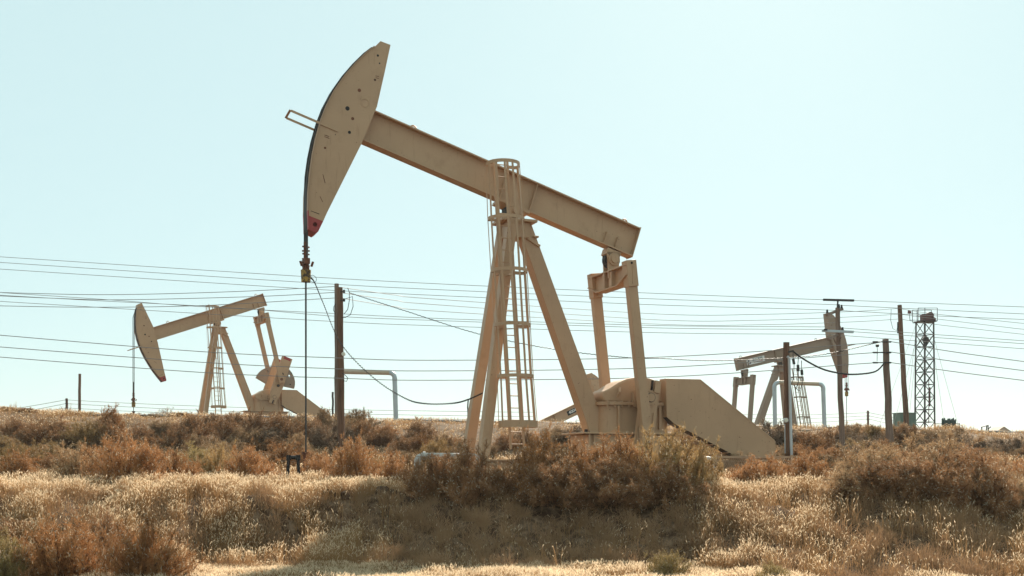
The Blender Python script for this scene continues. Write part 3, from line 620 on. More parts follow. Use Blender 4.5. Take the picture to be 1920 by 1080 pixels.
# ------------------------------------------------------------------ pipes, arches, fence, small things
def arch(label, xl, xr, ytl, ytr, ybl, ybr, D, r):
    a = at(xl, ybl, D); root = thing('pipe_arch', label, 'pipe', (a.x, a.y, gz(a.x, a.y)-.1), 0, 'galvanised pipe arches')
    L = lambda p: p-root.location
    def elbow(c, d0, d1, rad, n_=6):                      # quarter bend
        return [c-d0*rad*(1-math.sin(t))-(-d1)*rad*(1-math.cos(t))*1 for t in np.linspace(0, math.pi/2, n_)]
    tl, tr = at(xl+5, ytl, D), at(xr, ytr, D); bl, br_ = at(xl+6.5, ybl, D), at(xr+3, ybr, D)
    bl.z = min(bl.z, gz(bl.x, D))-.3; br_.z = min(br_.z, gz(br_.x, D))-.3
    rad = r*2.2; up = Vector((0, 0, 1)); rt = Vector((1, 0, 0))
    b = MB(); b.tube([L(bl), L(tl-up*rad)]+[L(tl-up*rad+rt*rad*(1-math.cos(t))+up*rad*math.sin(t)) for t in np.linspace(.3, math.pi/2, 5)], r, 14, 0); b.build('upright', GALV, root, 50)
    b = MB(); b.tube([L(tr-rt*rad+up*0*rad)+rt*rad*math.sin(t)-up*rad*(1-math.cos(t)) for t in np.linspace(0, math.pi/2-.3, 5)]+[L(tr-up*rad), L(br_)], r, 14, 0); b.build('upright', GALV, root, 50)
    b = MB(); b.tube([L(tl+rt*rad), L(tr-rt*rad)], r*.96, 14, 0); b.build('crosspipe', PIPET, root, 50)
    for p in (L(tl-up*rad*1.2), L(tr-up*rad*1.2)):
        b = MB(); b.cyl(p-up*.06, p+up*.06, r*1.06, 14); b.build('weld_collar', GALV, root, 50)
arch('galvanised pipe arch behind the brown pole pair, left of the largest pumpjack', 626, 740, 697, 699, 795, 794, 54, .115)
arch('galvanised pipe arch behind the meter pole, in front of the right pumpjack', 1447, 1543.5, 717, 720, 802, 806, 56, .105)
def pipeline(label, xa, xb, D, r, off=0.02):
    b = MB(); N = 60; pts = []
    for i in range(N+1):
        px = xa+(xb-xa)*i/N; x = (px-960)/FPX*D
        pts.append(Vector((x, D, float(crest(x))+off+r+.012*math.sin(i*.9))))
    o0 = pts[0].copy(); b.tube([p-o0 for p in pts], r, 8); o = b.build('pipeline', LINEP); o.location = o0; tag(o, label, 'pipe', 'pipelines along the ridge')
pipeline('grey pipeline lying along the ridge crest left of the brown pole pair', 112, 622, 54.0, .055)
pipeline('grey pipeline lying along the ridge crest between the left arch and the right arch', 742, 1446, 54.0, .055)
pipeline('grey pipeline lying along the ridge crest below the lattice mast', 1548, 1990, 54.2, .045)
# mesh guard fence
a = at(1342, 857, 28.6); e_ = at(1484, 858, 28.9)
root = thing('mesh_fence', 'low tan wire mesh guard fence under the belt guard', 'fence', (a.x, a.y, gz(a.x, a.y)))
d = e_-a; d.z = 0; Ln = d.length; d.normalize(); htop = a.z-root.location.z; z0 = .15
b = MB(); b.bar((0, 0, htop), d*Ln+Vector((0, 0, htop)), .05, .06); b.bar((0, 0, z0), d*Ln+Vector((0, 0, z0)), .05, .05); b.build('rail', PAINT_W, root)
for f in (0, .5, 1):
    b = MB(); p = d*Ln*f+Vector((0, -.03, 0)); b.bar(p+Vector((0, 0, -.3)), p+Vector((0, 0, htop+.06)), .06, .06); b.build('post', PAINT_W, root)
b = MB(); hgt = htop-z0; st = .055; k = -int(hgt/st)-1
while k*st < Ln:
    for sg in (1, -1):
        x0, x1 = k*st, k*st+hgt*.62
        za, zb = (z0, htop) if sg > 0 else (htop, z0)
        t0 = max(0, (0-x0)/(x1-x0)); t1_ = min(1, (Ln-x0)/(x1-x0))
        if t1_ > t0: b.bar(d*(x0+(x1-x0)*t0)+Vector((0, 0, za+(zb-za)*t0)), d*(x0+(x1-x0)*t1_)+Vector((0, 0, za+(zb-za)*t1_)), .006, .009)
    k += 1
b.build('mesh_panel', PAINT_W, root)
# white pipe loop near the front legs
a = at(782, 872, 27); root = thing('white_pipe', 'white bent pipe behind the shrub at the front legs', 'pipe', (a.x, a.y, gz(a.x, a.y)))
L = lambda p: p-root.location
b = MB(); tl = at(783, 855.5, 27); tr = at(897, 856, 27.4)
b.tube([L(Vector((tl.x, tl.y, root.location.z-.1))), L(tl-Vector((0, 0, .10))), L(tl+Vector((.03, 0, -.035))), L(tl+Vector((.11, 0, 0))), L(tr-Vector((.1, 0, 0))), L(tr-Vector((.02, 0, .04))), L(tr+Vector((.02, 0, -.25))), L(Vector((tr.x+.02, tr.y, root.location.z-.1)))], .085, 14); b.build('pipe', PIPEW, root, 60)
b = MB(); p = L(tl+Vector((.16, 0, 0))); b.cyl(p-Vector((.03, 0, 0)), p+Vector((.03, 0, 0)), .115, 14); b.build('flange', PIPEW, root, 40)
a = at(1340, 865, 28); root = thing('white_elbow_pipe', 'short white pipe elbow at the left end of the mesh fence', 'pipe', (a.x, a.y, gz(a.x, a.y)))
b = MB(); z1 = at(1340, 862, 28).z-root.location.z; b.tube([(-.02, 0, -.1), (-.02, 0, z1-.06), (-.05, 0, z1), (-.14, 0, z1+.02), (-.4, .02, z1+.02)], .06, 12); b.build('pipe', PIPEW, root, 60)
# black pipe stand
a = at(550, 893, 24); root = thing('pipe_stand', 'black pipe stand with two legs near the polished rod', 'pipe stand', (a.x, a.y, gz(a.x, a.y)))
zt = at(550, 858, 24).z-root.location.z
for s_ in (-1, 1):
    b = MB(); b.tube([(s_*.145, -.02, -.1), (s_*.10, 0, zt-.02)], .034, 10); b.build('leg', SIGNK, root, 50)
b = MB(); b.tube([(-.13, 0, zt), (.13, 0, zt)], .042, 10); b.build('crossbar', SIGNK, root, 50)
for s_ in (-1, 1):
    b = MB(); b.cyl((s_*.10, 0, zt-.06), (s_*.10, 0, zt+.055), .052, 10); b.build('coupling', SIGNK, root, 50)

# lattice mast
DM = 80
def mast():
    bL = at(1719, 806, DM); cx = at(1734, 806, DM).x; zb = gz(cx, DM)-.1
    root = thing('lattice_mast', 'dark steel lattice mast with railed platform on top', 'mast', (cx, DM, zb))
    H_ = at(0, 604, DM).z-zb
    hb, ht = .57, .50; rot = R(24)
    def cor(i, z):
        h_ = hb+(ht-hb)*z/H_; ang = rot+math.pi/4+i*math.pi/2
        return Vector((math.cos(ang)*h_*1.18, math.sin(ang)*h_*1.18, z))
    for i in range(4):
        b = MB(); b.tube([cor(i, 0), cor(i, H_)], .06, 8); b.build('leg', LATT, root)
    nb = 9; lev = [H_*k_/nb for k_ in range(nb+1)]
    for k_ in range(nb):
        b = MB()
        for i in range(4):
            j = (i+1) % 4
            b.bar(cor(i, lev[k_]), cor(j, lev[k_+1]), .045, .045)
            if k_ in (1, 4, 5, 7): b.bar(cor(j, lev[k_]), cor(i, lev[k_+1]), .04, .04)
            b.bar(cor(i, lev[k_+1]), cor(j, lev[k_+1]), .045, .045)
        b.build('lattice_bracing', LATT, root)
    b = MB(); b.tube([(.05, .1, 0), (.05, .1, H_*.82)], .05, 8); b.tube([(.25, -.1, H_*.1), (.25, -.1, H_*.5)], .03, 6); b.tube([(.3, -.15, H_*.25), (.3, -.15, H_*.42)], .055, 8); b.build('drill_pipe', MAROON, root)
    b = MB(); z = at(0, 637, DM).z-zb; b.prism(ring(.05, z, .21, 16), lambda a_, c_, y: (a_, y, c_), -.14, .1); b.prism([(-.12, z-.12), (.22, z-.12), (.12, z-.42), (-.02, z-.42)], lambda a_, c_, y: (a_, y, c_), -.12, .08)
    b.tube([(.05, -.02, z-.4), (.05, -.02, z-.75)], .05, 8); b.build('travelling_block', LATT, root)
    b = MB(); b.box((.02, 0, H_+.02), (1.35, 1.15, .06)); b.build('platform', LATT, root)
    b = MB(); b.box((.12, 0, H_+.30), (.75, .5, .46)); b.prism(ring(.33, H_+.45, .26, 14), lambda a_, c_, y: (a_, y, c_), -.2, .2); b.prism([(.4, H_+.08), (.70, H_+.10), (.70, H_+.26), (.4, H_+.40)], lambda a_, c_, y: (a_, y, c_), -.25, .2); b.build('crown_block', MAROON, root)
    b = MB(); z1 = H_+.05; x0, x1, y0, y1 = -.68, .68, -.56, .56
    for (x, y) in ((x0, y0), (x1, y0), (x1, y1), (x0, y1), (-.2, y0), (-.35, y1)): b.bar((x, y, z1), (x, y, z1+.88), .035, .035)
    for zz in (.45, .88):
        b.bar((x0, y0, z1+zz), (x1, y0, z1+zz), .03, .03); b.bar((x1, y0, z1+zz), (x1, y1, z1+zz), .03, .03); b.bar((x1, y1, z1+zz), (x0, y1, z1+zz), .03, .03); b.bar((x0, y1, z1+zz), (x0, y0, z1+zz), .03, .03)
    b.box((x0-.3, y0, z1+.5), (.6, .04, .03)); b.box((x0-.3, y0, z1+.02), (.6, .04, .03)); b.bar((x0-.58, y0, z1), (x0-.62, y0, z1+.55), .03, .03)
    b.build('railing', LATT, root)
    b = MB(); b.cyl((x0-.72, y0, z1+.60), (x0-.52, y0-.1, z1+.56), .13, 10, 0, .07); b.build('floodlight', MAROON, root, 40)
    return root
mast()
for i, (lb, x0, y0, x1, y1, D1) in enumerate((('longest left guy wire of the mast, ending far left of the tank', 1718, 606, 1646, 806, 70), ('second left guy wire of the mast, ending left of the tank', 1717, 640, 1673, 806, 74), ('third left guy wire of the mast, ending behind the tank', 1719, 608, 1698, 790, 76), ('steepest left guy wire, dropping beside the mast', 1719, 640, 1704, 790, 78), ('right guy wire of the mast, ending at the guard rail', 1748, 622, 1799, 806, 76), ('short right guy wire of the mast, ending at the green rack', 1748, 640, 1770, 792, 80))):
    wire(lb, [(x0, y0, DM), ((x0+x1)/2, (y0+y1)/2+1.0, (DM+D1)/2), (x1, y1, D1)], .011, WIRE, 'guy_wire', 'guy wires of the lattice mast', 'guy wire')
a = at(1696, 803, 78); root = thing('tank', 'green box tank behind the tall leaning pole', 'tank', (a.x, a.y, gz(a.x, a.y)-.1), R(12))
zt = at(0, 775, 78).z-root.location.z
b = MB(); b.box((0, 0, zt/2), (1.18, 1.0, zt-.06)); 
for x in (-.45, -.15, .15, .45): b.box((x, -.515, zt/2), (.05, .03, zt-.2))
b.build('body', GREEN, root, bevel=.02)
b = MB(); b.box((0, 0, zt), (1.28, 1.1, .06)); b.build('lid', GREEN, root)
a = at(1779, 806, 70); root = thing('equipment_rack', 'dark green ribbed rack with jagged top, inside the guard rail', 'rack', (a.x, a.y, gz(a.x, a.y)-.2), R(-8))
zt = at(0, 785, 70).z-root.location.z
for i in range(8):
    b = MB(); x = -.38+i*.108; h_ = zt+(.05*math.sin(i*2.3)+.03*math.cos(i*5)); b.tube([(x, -.05*(i % 2), 0), (x, -.05*(i % 2), h_-.05), (x+.02, 0, h_)], [.055, .055, .03], 8); b.build('upright', DGREEN, root)
b = MB(); b.box((0, .06, zt*.55), (.8, .06, zt*.8)); b.build('backplate', DGREEN, root)
a = at(1776, 807, 69); root = thing('guard_rail', 'thin dark pipe guard rail around the green rack', 'railing', (a.x, a.y, gz(a.x, a.y)-.2))
zt = at(0, 794.5, 69).z-root.location.z
b = MB(); xl, xr = at(1753, 0, 69).x-a.x, at(1799, 0, 69).x-a.x; b.bar((xl, 0, zt), (xr, 0, zt), .035, .035); b.bar((xl, 0, zt-.2), (xr, 0, zt-.2), .025, .025); b.build('rail', LATT, root)
for x in (xl, (xl+xr)/2, xr):
    b = MB(); b.bar((x, 0, 0), (x, 0, zt+.03), .04, .04); b.build('post', LATT, root)
a = at(1872, 815, 130); root = thing('shed', 'far shed with brown gable roof at the right end of the ridge', 'shed', (a.x, a.y, gz(a.x, a.y)-.2))
zp_ = at(0, 800.5, 130).z-root.location.z; ze = at(0, 809.5, 130).z-root.location.z
b = MB(); b.prism([(-.85, ze), (.85, ze), (0, zp_)], lambda x, z, y: (x, y, z), -1.5, 1.5); b.build('roof', SHED, root)
b = MB(); b.box((0, 0, ze/2), (1.3, 2.6, ze-.02)); b.build('wall', SHED, root)
a = at(1847, 814, 120); root = thing('metal_frame', 'small dark tilted metal frame on the ridge left of the shed', 'frame', (a.x, a.y, gz(a.x, a.y)-.2))
L = lambda p: p-root.location
b = MB(); 
for (x0, y0, x1, y1) in ((1840, 801, 1853, 797), (1840.5, 801, 1844, 830), (1852.5, 797, 1854, 830), (1853, 804, 1858, 800), (1850, 799, 1848.5, 830)): b.bar(L(at(x0, y0, 120)), L(at(x1, y1, 120)), .08, .10)
b.build('bars', SIGNK, root)

# soil clods along the crumbling lip
for i, (px, py, s) in enumerate(((545, 914, .10), (616, 910, .10), (655, 912, .12), (690, 908, .09), (572, 921, .09), (720, 905, .13), (745, 903, .14), (765, 906, .12), (635, 925, .08), (508, 925, .08), (592, 925, .07), (735, 910, .10))):
    D_ = 20.6; x = (px-960)/FPX*D_
    b = MB(); rr = random.Random(i); vs = []; n1, n2 = 6, 9
    for a_ in range(1, n1):
        for c_ in range(n2):
            t, f = math.pi*a_/n1, 2*math.pi*c_/n2; k_ = s*rr.uniform(.7, 1.2)
            vs.append((k_*1.2*math.sin(t)*math.cos(f), k_*math.sin(t)*math.sin(f), k_*.85*math.cos(t)))
    fs = [(a_*n2+c_, a_*n2+(c_+1) % n2, (a_+1)*n2+(c_+1) % n2, (a_+1)*n2+c_) for a_ in range(n1-2) for c_ in range(n2)]
    fs += [tuple(range(n2-1, -1, -1)), tuple((n1-2)*n2+c_ for c_ in range(n2))]
    b.add(vs, fs); o = b.build('soil_clod', CLOD); o.location = (x, D_-.1*(i % 3), gz(x, D_-.1*(i % 3))+s*.25)
    tag(o, 'dark crumbly soil clod along the bank edge in front of the black pipe stand', 'clod', 'soil clods on the bank edge')

# ------------------------------------------------------------------ vegetation
def tri_mesh(name, V, F, mi, mats):
    me = bpy.data.meshes.new(name); me.vertices.add(len(V)); me.vertices.foreach_set('co', np.asarray(V, np.float32).ravel())
    F = np.asarray(F, np.int32); me.loops.add(F.size); me.loops.foreach_set('vertex_index', F.ravel())
    me.polygons.add(len(F)); me.polygons.foreach_set('loop_start', (np.arange(len(F))*F.shape[1]).astype(np.int32))
    for m in mats: me.materials.append(m)
    me.polygons.foreach_set('material_index', np.asarray(mi, np.int32)); me.update(); me.validate()
    return me
def unit(v): return v/np.maximum(np.linalg.norm(v, axis=-1, keepdims=True), 1e-9)
def slivers(A, B, w, rg):                     # thin triangles from A (wide) to B (point)
    d = unit(B-A); r = unit(rg.normal(size=A.shape)); s = unit(np.cross(d, r))*w[:, None]*.5
    V = np.stack([A-s, A+s, B], 1).reshape(-1, 3); return V, np.arange(len(V)).reshape(-1, 3)
def shrub_mesh(seed, mats, nm=46, nsub=13, ntw=15, spread=1.0, twl=(.05, .13), tw=.010, open_=.0):
    rg = np.random.default_rng(seed); Vs, Fs, Ms = [], [], []; off = 0
    def push(V, F, m):
        nonlocal off
        Vs.append(V); Fs.append(F+off); Ms.append(np.full(len(F), m)); off += len(V)
    az = rg.uniform(0, 2*np.pi, nm); pol = np.arccos(rg.uniform(.03, 1, nm))
    lob = 1+.22*np.sin(az*2+rg.uniform(0, 6))+.14*np.sin(az*5+rg.uniform(0, 6))+.12*np.sin(pol*5+az*3)
    L = rg.uniform(.72, 1.05, nm)*lob*.95
    dirs = np.stack([np.sin(pol)*np.cos(az)*spread, np.sin(pol)*np.sin(az)*spread, np.cos(pol)], 1)
    base = np.stack([rg.normal(0, .06, nm), rg.normal(0, .06, nm), np.full(nm, -.05)], 1)
    K = 6; ts = np.linspace(0, 1, K+1)
    bend = rg.normal(0, .16, (nm, 3)); bend[:, 2] = np.abs(bend[:, 2])*.6
    P = base[:, None]+dirs[:, None]*(L[:, None]*ts[None])[..., None]+bend[:, None]*(ts[None, :, None]**2)*L[:, None, None]
    wid = .020
    for k in range(K): V, F = slivers(P[:, k], P[:, k+1]+(P[:, k+1]-P[:, k])*.3, np.full(nm, wid*(1-k/K*.6)), rg); push(V, F, 0)
    # sub-branches
    t = rg.uniform(.18, 1.0, (nm, nsub))**.8; kk = np.clip((t*K).astype(int), 0, K-1); fr = t*K-kk
    ix = np.arange(nm)[:, None]
    S0 = (P[ix, kk]*(1-fr[..., None])+P[ix, kk+1]*fr[..., None]).reshape(-1, 3)
    D0 = unit(unit(P[ix, kk+1]-P[ix, kk]).reshape(-1, 3)+rg.normal(0, .62, (nm*nsub, 3))+np.array([0, 0, .18]))
    Ls = rg.uniform(.14, .38, nm*nsub)*(1.15-.45*t.ravel())
    S1 = S0+D0*Ls[:, None]
    V, F = slivers(S0, S1, np.full(len(S0), .011), rg); push(V, F, 0)
    # twigs
    N = len(S0); f = rg.uniform(.08, 1.05, (N, ntw)); T0 = (S0[:, None]+(S1-S0)[:, None]*f[..., None]).reshape(-1, 3)
    TD = unit(np.repeat(D0, ntw, 0)+rg.normal(0, .75, (N*ntw, 3))+np.array([0, 0, .15]))
    TL = rg.uniform(*twl, N*ntw); T1 = T0+TD*TL[:, None]
    T0[:, 2] = np.maximum(T0[:, 2], -.06)
    V, F = slivers(T0, T1, rg.uniform(.6, 1.3, N*ntw)*tw, rg)
    push(V, F, 1)
    # pale papery bracts on the outer twigs
    rad = np.linalg.norm(T1*np.array([1, 1, 1.0]), axis=1); sel = (rg.random(len(T1)) < .065) & (rad > .55)
    A = T1[sel]; B = A+unit(rg.normal(size=A.shape)+np.array([0, 0, .6]))*rg.uniform(.03, .07, (len(A), 1))
    V, F = slivers(A, B, np.full(len(A), .016), rg); push(V, F, 2)
    V = np.concatenate(Vs); V[:, :2] /= np.percentile(np.hypot(V[:, 0], V[:, 1]), 97); V[:, 2] = np.where(V[:, 2] > 0, V[:, 2]/np.percentile(V[:, 2], 97), V[:, 2])
    rr = np.linalg.norm(V, axis=1, keepdims=True); V *= np.where(rr > .8, (.8+(rr-.8)*.5)/np.maximum(rr, 1e-6), 1.0)*1.06
    return tri_mesh('shrub', V, np.concatenate(Fs), np.concatenate(Ms), mats)
STEM = mat('shrub_stem', (.13, .075, .045), .9, spec=.1)
BRACT = mat('pale_bract', (.55, .46, .34), .8, transl=.45, spec=.1)
KIND = {
    'rust':  (.42, .21, .09), 'tan': (.43, .275, .15), 'olive': (.42, .27, .12), 'brown': (.37, .20, .10), 'grey': (.26, .175, .115), 'green': (.37, .27, .115)}
WORD = {'rust': 'rust-brown', 'tan': 'tan', 'olive': 'olive-tan', 'brown': 'brown', 'grey': 'dark grey-brown', 'green': 'greenish'}
SM = {}
for i, (k, c) in enumerate(KIND.items()):
    m_ = mat('twig_'+k, c, .85, var=.22, vscale=7, transl=.38, rand=.14, spec=.1)
    SM[k] = [shrub_mesh(100+i*10+j, [STEM, m_, BRACT], nm=74, nsub=17, ntw=19, tw=.0095) for j in range(3)]
    mf = mat('twig_far_'+k, tuple(v*.74 for v in c), .85, var=.25, vscale=5, transl=.36, rand=.2, spec=.1)
    SM[k+'_far'] = [shrub_mesh(500+i*10+j, [STEM, mf, BRACT], nm=60, nsub=14, ntw=15, twl=(.06, .15), tw=.015) for j in range(2)]
    SM[k+'_thin'] = [shrub_mesh(800+i, [STEM, m_, BRACT], nm=16, nsub=9, ntw=7, twl=(.06, .14), tw=.012)]
NUM = ['leftmost', 'second', 'third', 'fourth', 'fifth', 'sixth', 'seventh', 'eighth', 'ninth', 'tenth', 'eleventh', 'twelfth', 'thirteenth', 'fourteenth', 'fifteenth', 'sixteenth', 'seventeenth', 'eighteenth', 'nineteenth', 'twentieth']
def shrub(kind, px, ytop, ybot, wpx, D, label, group, lod='', dep=1.0, idx=[0]):
    i = idx[0]; idx[0] += 1
    ms = SM[kind+lod]; o = bpy.data.objects.new('shrub', ms[i % len(ms)]); C.objects.link(o)
    x = (px-960)/FPX*D; zb = gz(x, D); zt = EYE+(HZ-ytop)/FPX*D
    h = max(zt-zb, .22); w = wpx/FPX*D/2*1.04; FOOT.append((x, D, w))
    o.location = (x, D, zb-.02); o.scale = (w, w*dep, h); o.rotation_euler = (0, 0, i*2.399)
    if dep != 1.0: o.rotation_euler = (0, 0, (i % 3)*.1)
    return tag(o, label, 'shrub', group)
# A: near shrubs on the bank lip and in front of it
NEAR = [
 ('brown', 868, 834, 960, 190, 20.6, 'loose tan-brown shrub on the bank lip below the front legs'),
 ('brown', 815, 848, 960, 130, 20.7, 'brown shrub at the left side of the loose tan-brown shrub on the lip'),
 ('brown', 935, 872, 960, 110, 20.6, 'brown shrub filling the gap between the front legs and the caged ladder foot'),
 ('rust', 1015, 815, 945, 185, 20.9, 'big rust-brown shrub under the caged ladder on the bank lip'),
 ('rust', 1080, 828, 945, 160, 20.7, 'rust-brown shrub between ladder foot and gearbox base'),
 ('brown', 1040, 862, 955, 170, 20.2, 'dark brown shrub in front of the big rust-brown shrub'),
 ('rust', 1145, 818, 945, 190, 20.9, 'rust-brown shrub directly below the gearbox base'),
 ('brown', 1150, 858, 955, 180, 20.2, 'dark brown shrub in front of the gearbox base'),
 ('olive', 1232, 808, 940, 190, 20.9, 'tall olive-tan shrub below the near pitman arm'),
 ('olive', 1295, 834, 930, 140, 20.9, 'olive-tan shrub at the left end of the mesh fence'),
 ('brown', 1245, 862, 950, 170, 20.3, 'brown shrub in front of the tall olive-tan shrub'),
 ('rust', 1430, 856, 915, 130, 22.6, 'rust shrub in front of the mesh fence'),
 ('rust', 1510, 850, 910, 140, 22.8, 'rust shrub at the foot of the meter pole'),
 ('rust', 1395, 872, 915, 90, 22.3, 'small rust shrub at the left half of the mesh fence'),
 ('tan', 1630, 832, 960, 190, 20.5, 'tan shrub on the bank lip left of the thick bare pole'),
 ('tan', 1735, 816, 975, 240, 20.3, 'largest tan shrub on the bank lip below the lattice mast'),
 ('brown', 1805, 838, 985, 210, 20.0, 'brown shrub on the lip right of the largest tan shrub'),
 ('brown', 1700, 872, 985, 200, 19.8, 'dark brown shrub low in front of the tan shrubs at right'),
 ('tan', 1600, 870, 975, 130, 19.9, 'tan shrub at the left end of the large shrub mass below the tall right poles'),
 ('brown', 1660, 862, 985, 180, 19.5, 'brown shrub hanging down the bank left of the largest tan shrub'),
 ('brown', 1745, 852, 990, 190, 19.35, 'brown shrub hanging down the bank in front of the largest tan shrub'),
 ('brown', 1835, 866, 985, 170, 19.5, 'brown shrub hanging down the bank near the right edge'),
 ('tan', 1870, 872, 975, 130, 20.3, 'tan shrub nearest the right edge on the bank lip'),
 ('rust', 1905, 858, 920, 150, 24, 'rust shrub cut by the right edge behind the bank lip'),
 ('rust', 665, 824, 900, 140, 23.0, 'rust shrub at the foot of the brown pole pair'),
 ('rust', 735, 848, 895, 110, 23.8, 'rust shrub right of the pole pair foot, left of the white pipe'),
 ('rust', 238, 818, 902, 165, 23.0, 'large rust-brown shrub on the flat at left'),
 ('tan', 140, 832, 905, 140, 23.6, 'tan shrub left of the large rust-brown shrub'),
 ('rust', 330, 845, 898, 130, 24.2, 'rust shrub right of the large rust-brown shrub on the flat'),
 ('green', 355, 836, 880, 100, 27.5, 'greenish shrub on the flat below the left pumpjack legs'),
 ('olive', 405, 836, 885, 90, 26.8, 'olive-tan shrub below the left pumpjack legs'),
 ('rust', 470, 838, 892, 130, 24.8, 'rust shrub left of the black pipe stand'),
 ('rust', 595, 850, 893, 90, 25.0, 'low rust shrub behind the polished rod foot'),
 ('rust', 30, 845, 885, 100, 26, 'rust shrub near the left edge on the flat'),
 ('rust', 275, 966, 1085, 180, 15.7, 'large rust-orange shrub at the bottom left, right one of the pair'),
 ('rust', 112, 970, 1090, 195, 15.8, 'large rust shrub at the bottom left corner, left one of the pair'),
 ('brown', 195, 960, 1040, 130, 17.0, 'brown shrub behind the pair of rust shrubs at bottom left'),
 ('green', 5, 1005, 1090, 110, 15.4, 'greenish shrub in the bottom left corner'),
 ('brown', 35, 970, 1060, 110, 18.2, 'brown shrub at the left edge behind the bottom left shrubs'),
 ('green', 1252, 1032, 1085, 90, 16.4, 'small greenish shrub at the bottom, right of centre'),
 ('green', 1450, 1056, 1090, 95, 15.3, 'small greenish shrub cut by the bottom edge at right'),
]
FOOT = []
for (k, px, yt, yb, w, D, lab) in NEAR: shrub(k, px, yt, yb, w, D, lab, 'dry shrubs on and before the bank')
# B: shrubs on the berm slope and crest
BERM = [
 ('tan', 12, 772, 800, 45, 53), ('brown', 48, 774, 805, 45, 53), ('tan', 85, 772, 805, 45, 54), ('brown', 25, 785, 830, 60, 51), ('brown', 70, 790, 835, 60, 50), ('brown', 135, 778, 810, 40, 54), ('tan', 165, 775, 805, 40, 54), ('brown', 250, 776, 812, 50, 54), ('tan', 290, 777, 808, 45, 54), ('brown', 340, 776, 812, 50, 54), ('brown', 400, 774, 815, 55, 54), ('brown', 445, 772, 812, 50, 54), ('brown', 520, 772, 815, 55, 54), ('tan', 560, 775, 815, 50, 54),
 ('brown', 55, 800, 850, 60, 46), ('brown', 100, 785, 850, 95, 48), ('tan', 118, 812, 850, 80, 46), ('olive', 160, 785, 845, 75, 48), ('rust', 207, 762, 830, 60, 53), ('brown', 200, 785, 850, 70, 49),
 ('brown', 265, 795, 850, 80, 47), ('tan', 300, 786, 830, 60, 50), ('brown', 365, 776, 840, 75, 50), ('brown', 330, 800, 850, 70, 47), ('brown', 425, 778, 840, 70, 49), ('brown', 478, 770, 835, 60, 50), ('tan', 460, 800, 850, 70, 46),
 ('brown', 530, 778, 838, 70, 50), ('grey', 505, 800, 850, 70, 47), ('brown', 578, 788, 845, 65, 48), ('grey', 612, 790, 850, 60, 48), ('tan', 672, 766, 815, 55, 53), ('brown', 685, 786, 850, 80, 49), ('grey', 650, 800, 850, 60, 47),
 ('brown', 722, 805, 850, 50, 47), ('brown', 790, 789, 848, 75, 50), ('grey', 760, 815, 860, 55, 46), ('tan', 830, 812, 860, 60, 46), ('tan', 860, 825, 865, 50, 44), ('brown', 950, 812, 850, 60, 46), ('brown', 985, 805, 850, 60, 48), ('tan', 1040, 800, 845, 60, 50), ('grey', 1080, 798, 845, 60, 50), ('tan', 920, 832, 862, 40, 43),
 ('grey', 1345, 806, 850, 60, 50), ('tan', 1310, 815, 860, 70, 47), ('tan', 1280, 810, 850, 60, 49), ('grey', 1455, 786, 850, 75, 50), ('grey', 1420, 800, 855, 50, 48), ('rust', 1525, 808, 860, 75, 46), ('rust', 1500, 835, 868, 80, 42), ('brown', 1560, 800, 850, 60, 50), ('tan', 1600, 793, 840, 70, 52), ('grey', 1590, 810, 858, 80, 48), ('grey', 1640, 812, 860, 60, 47),
 ('tan', 1690, 794, 845, 70, 51), ('brown', 1660, 806, 850, 60, 49), ('tan', 1785, 798, 845, 70, 51), ('tan', 1740, 804, 850, 70, 49), ('grey', 1820, 815, 870, 70, 48), ('brown', 1770, 820, 865, 60, 46), ('grey', 1885, 820, 870, 80, 49), ('grey', 1850, 825, 875, 60, 46), ('tan', 1860, 838, 880, 60, 43), ('tan', 1915, 840, 885, 60, 42), ('grey', 1930, 818, 870, 70, 50),
 ('tan', 15, 822, 860, 60, 44), ('rust', 75, 838, 870, 70, 38), ('tan', 560, 812, 860, 60, 43), ('rust', 690, 838, 872, 70, 38), ('tan', 400, 818, 856, 60, 42), ('rust', 530, 838, 872, 80, 36), ('rust', 170, 835, 872, 70, 36), ('tan', 760, 845, 880, 60, 34), ('rust', 825, 848, 878, 60, 32), ('tan', 1330, 845, 880, 70, 34), ('rust', 1570, 840, 875, 80, 34), ('tan', 1660, 848, 880, 80, 32)]
NAMED = {(207, 762): 'domed rust-brown shrub breaking the skyline left of the left pumpjack', (672, 766): 'tan shrub breaking the skyline between the brown pole and the pipe arch', (790, 789): 'rounded brown shrub on the crest right of the left pipe arch', (1455, 786): 'dark grey-brown shrub behind the meter pole', (1785, 798): 'tan shrub in front of the dark green rack', (1690, 794): 'tan shrub at the foot of the tall leaning pole', (1525, 808): 'rust-brown shrub right of the meter pole on the slope', (478, 770): 'tall brown shrub at the left pumpjack gearbox', (365, 776): 'brown shrub at the feet of the left pumpjack front legs'}
def zone(px):
    for hi, nm in ((250, 'left of the left pumpjack'), (620, 'below the left pumpjack'), (900, 'right of the pole pair'), (1200, 'behind the front legs'), (1500, 'behind the belt guard'), (1690, 'between the right poles'), (3000, 'below the mast')):
        if px < hi: return nm
TRACED = {(q_[1], q_[2]) for q_ in BERM}
rf = random.Random(5)
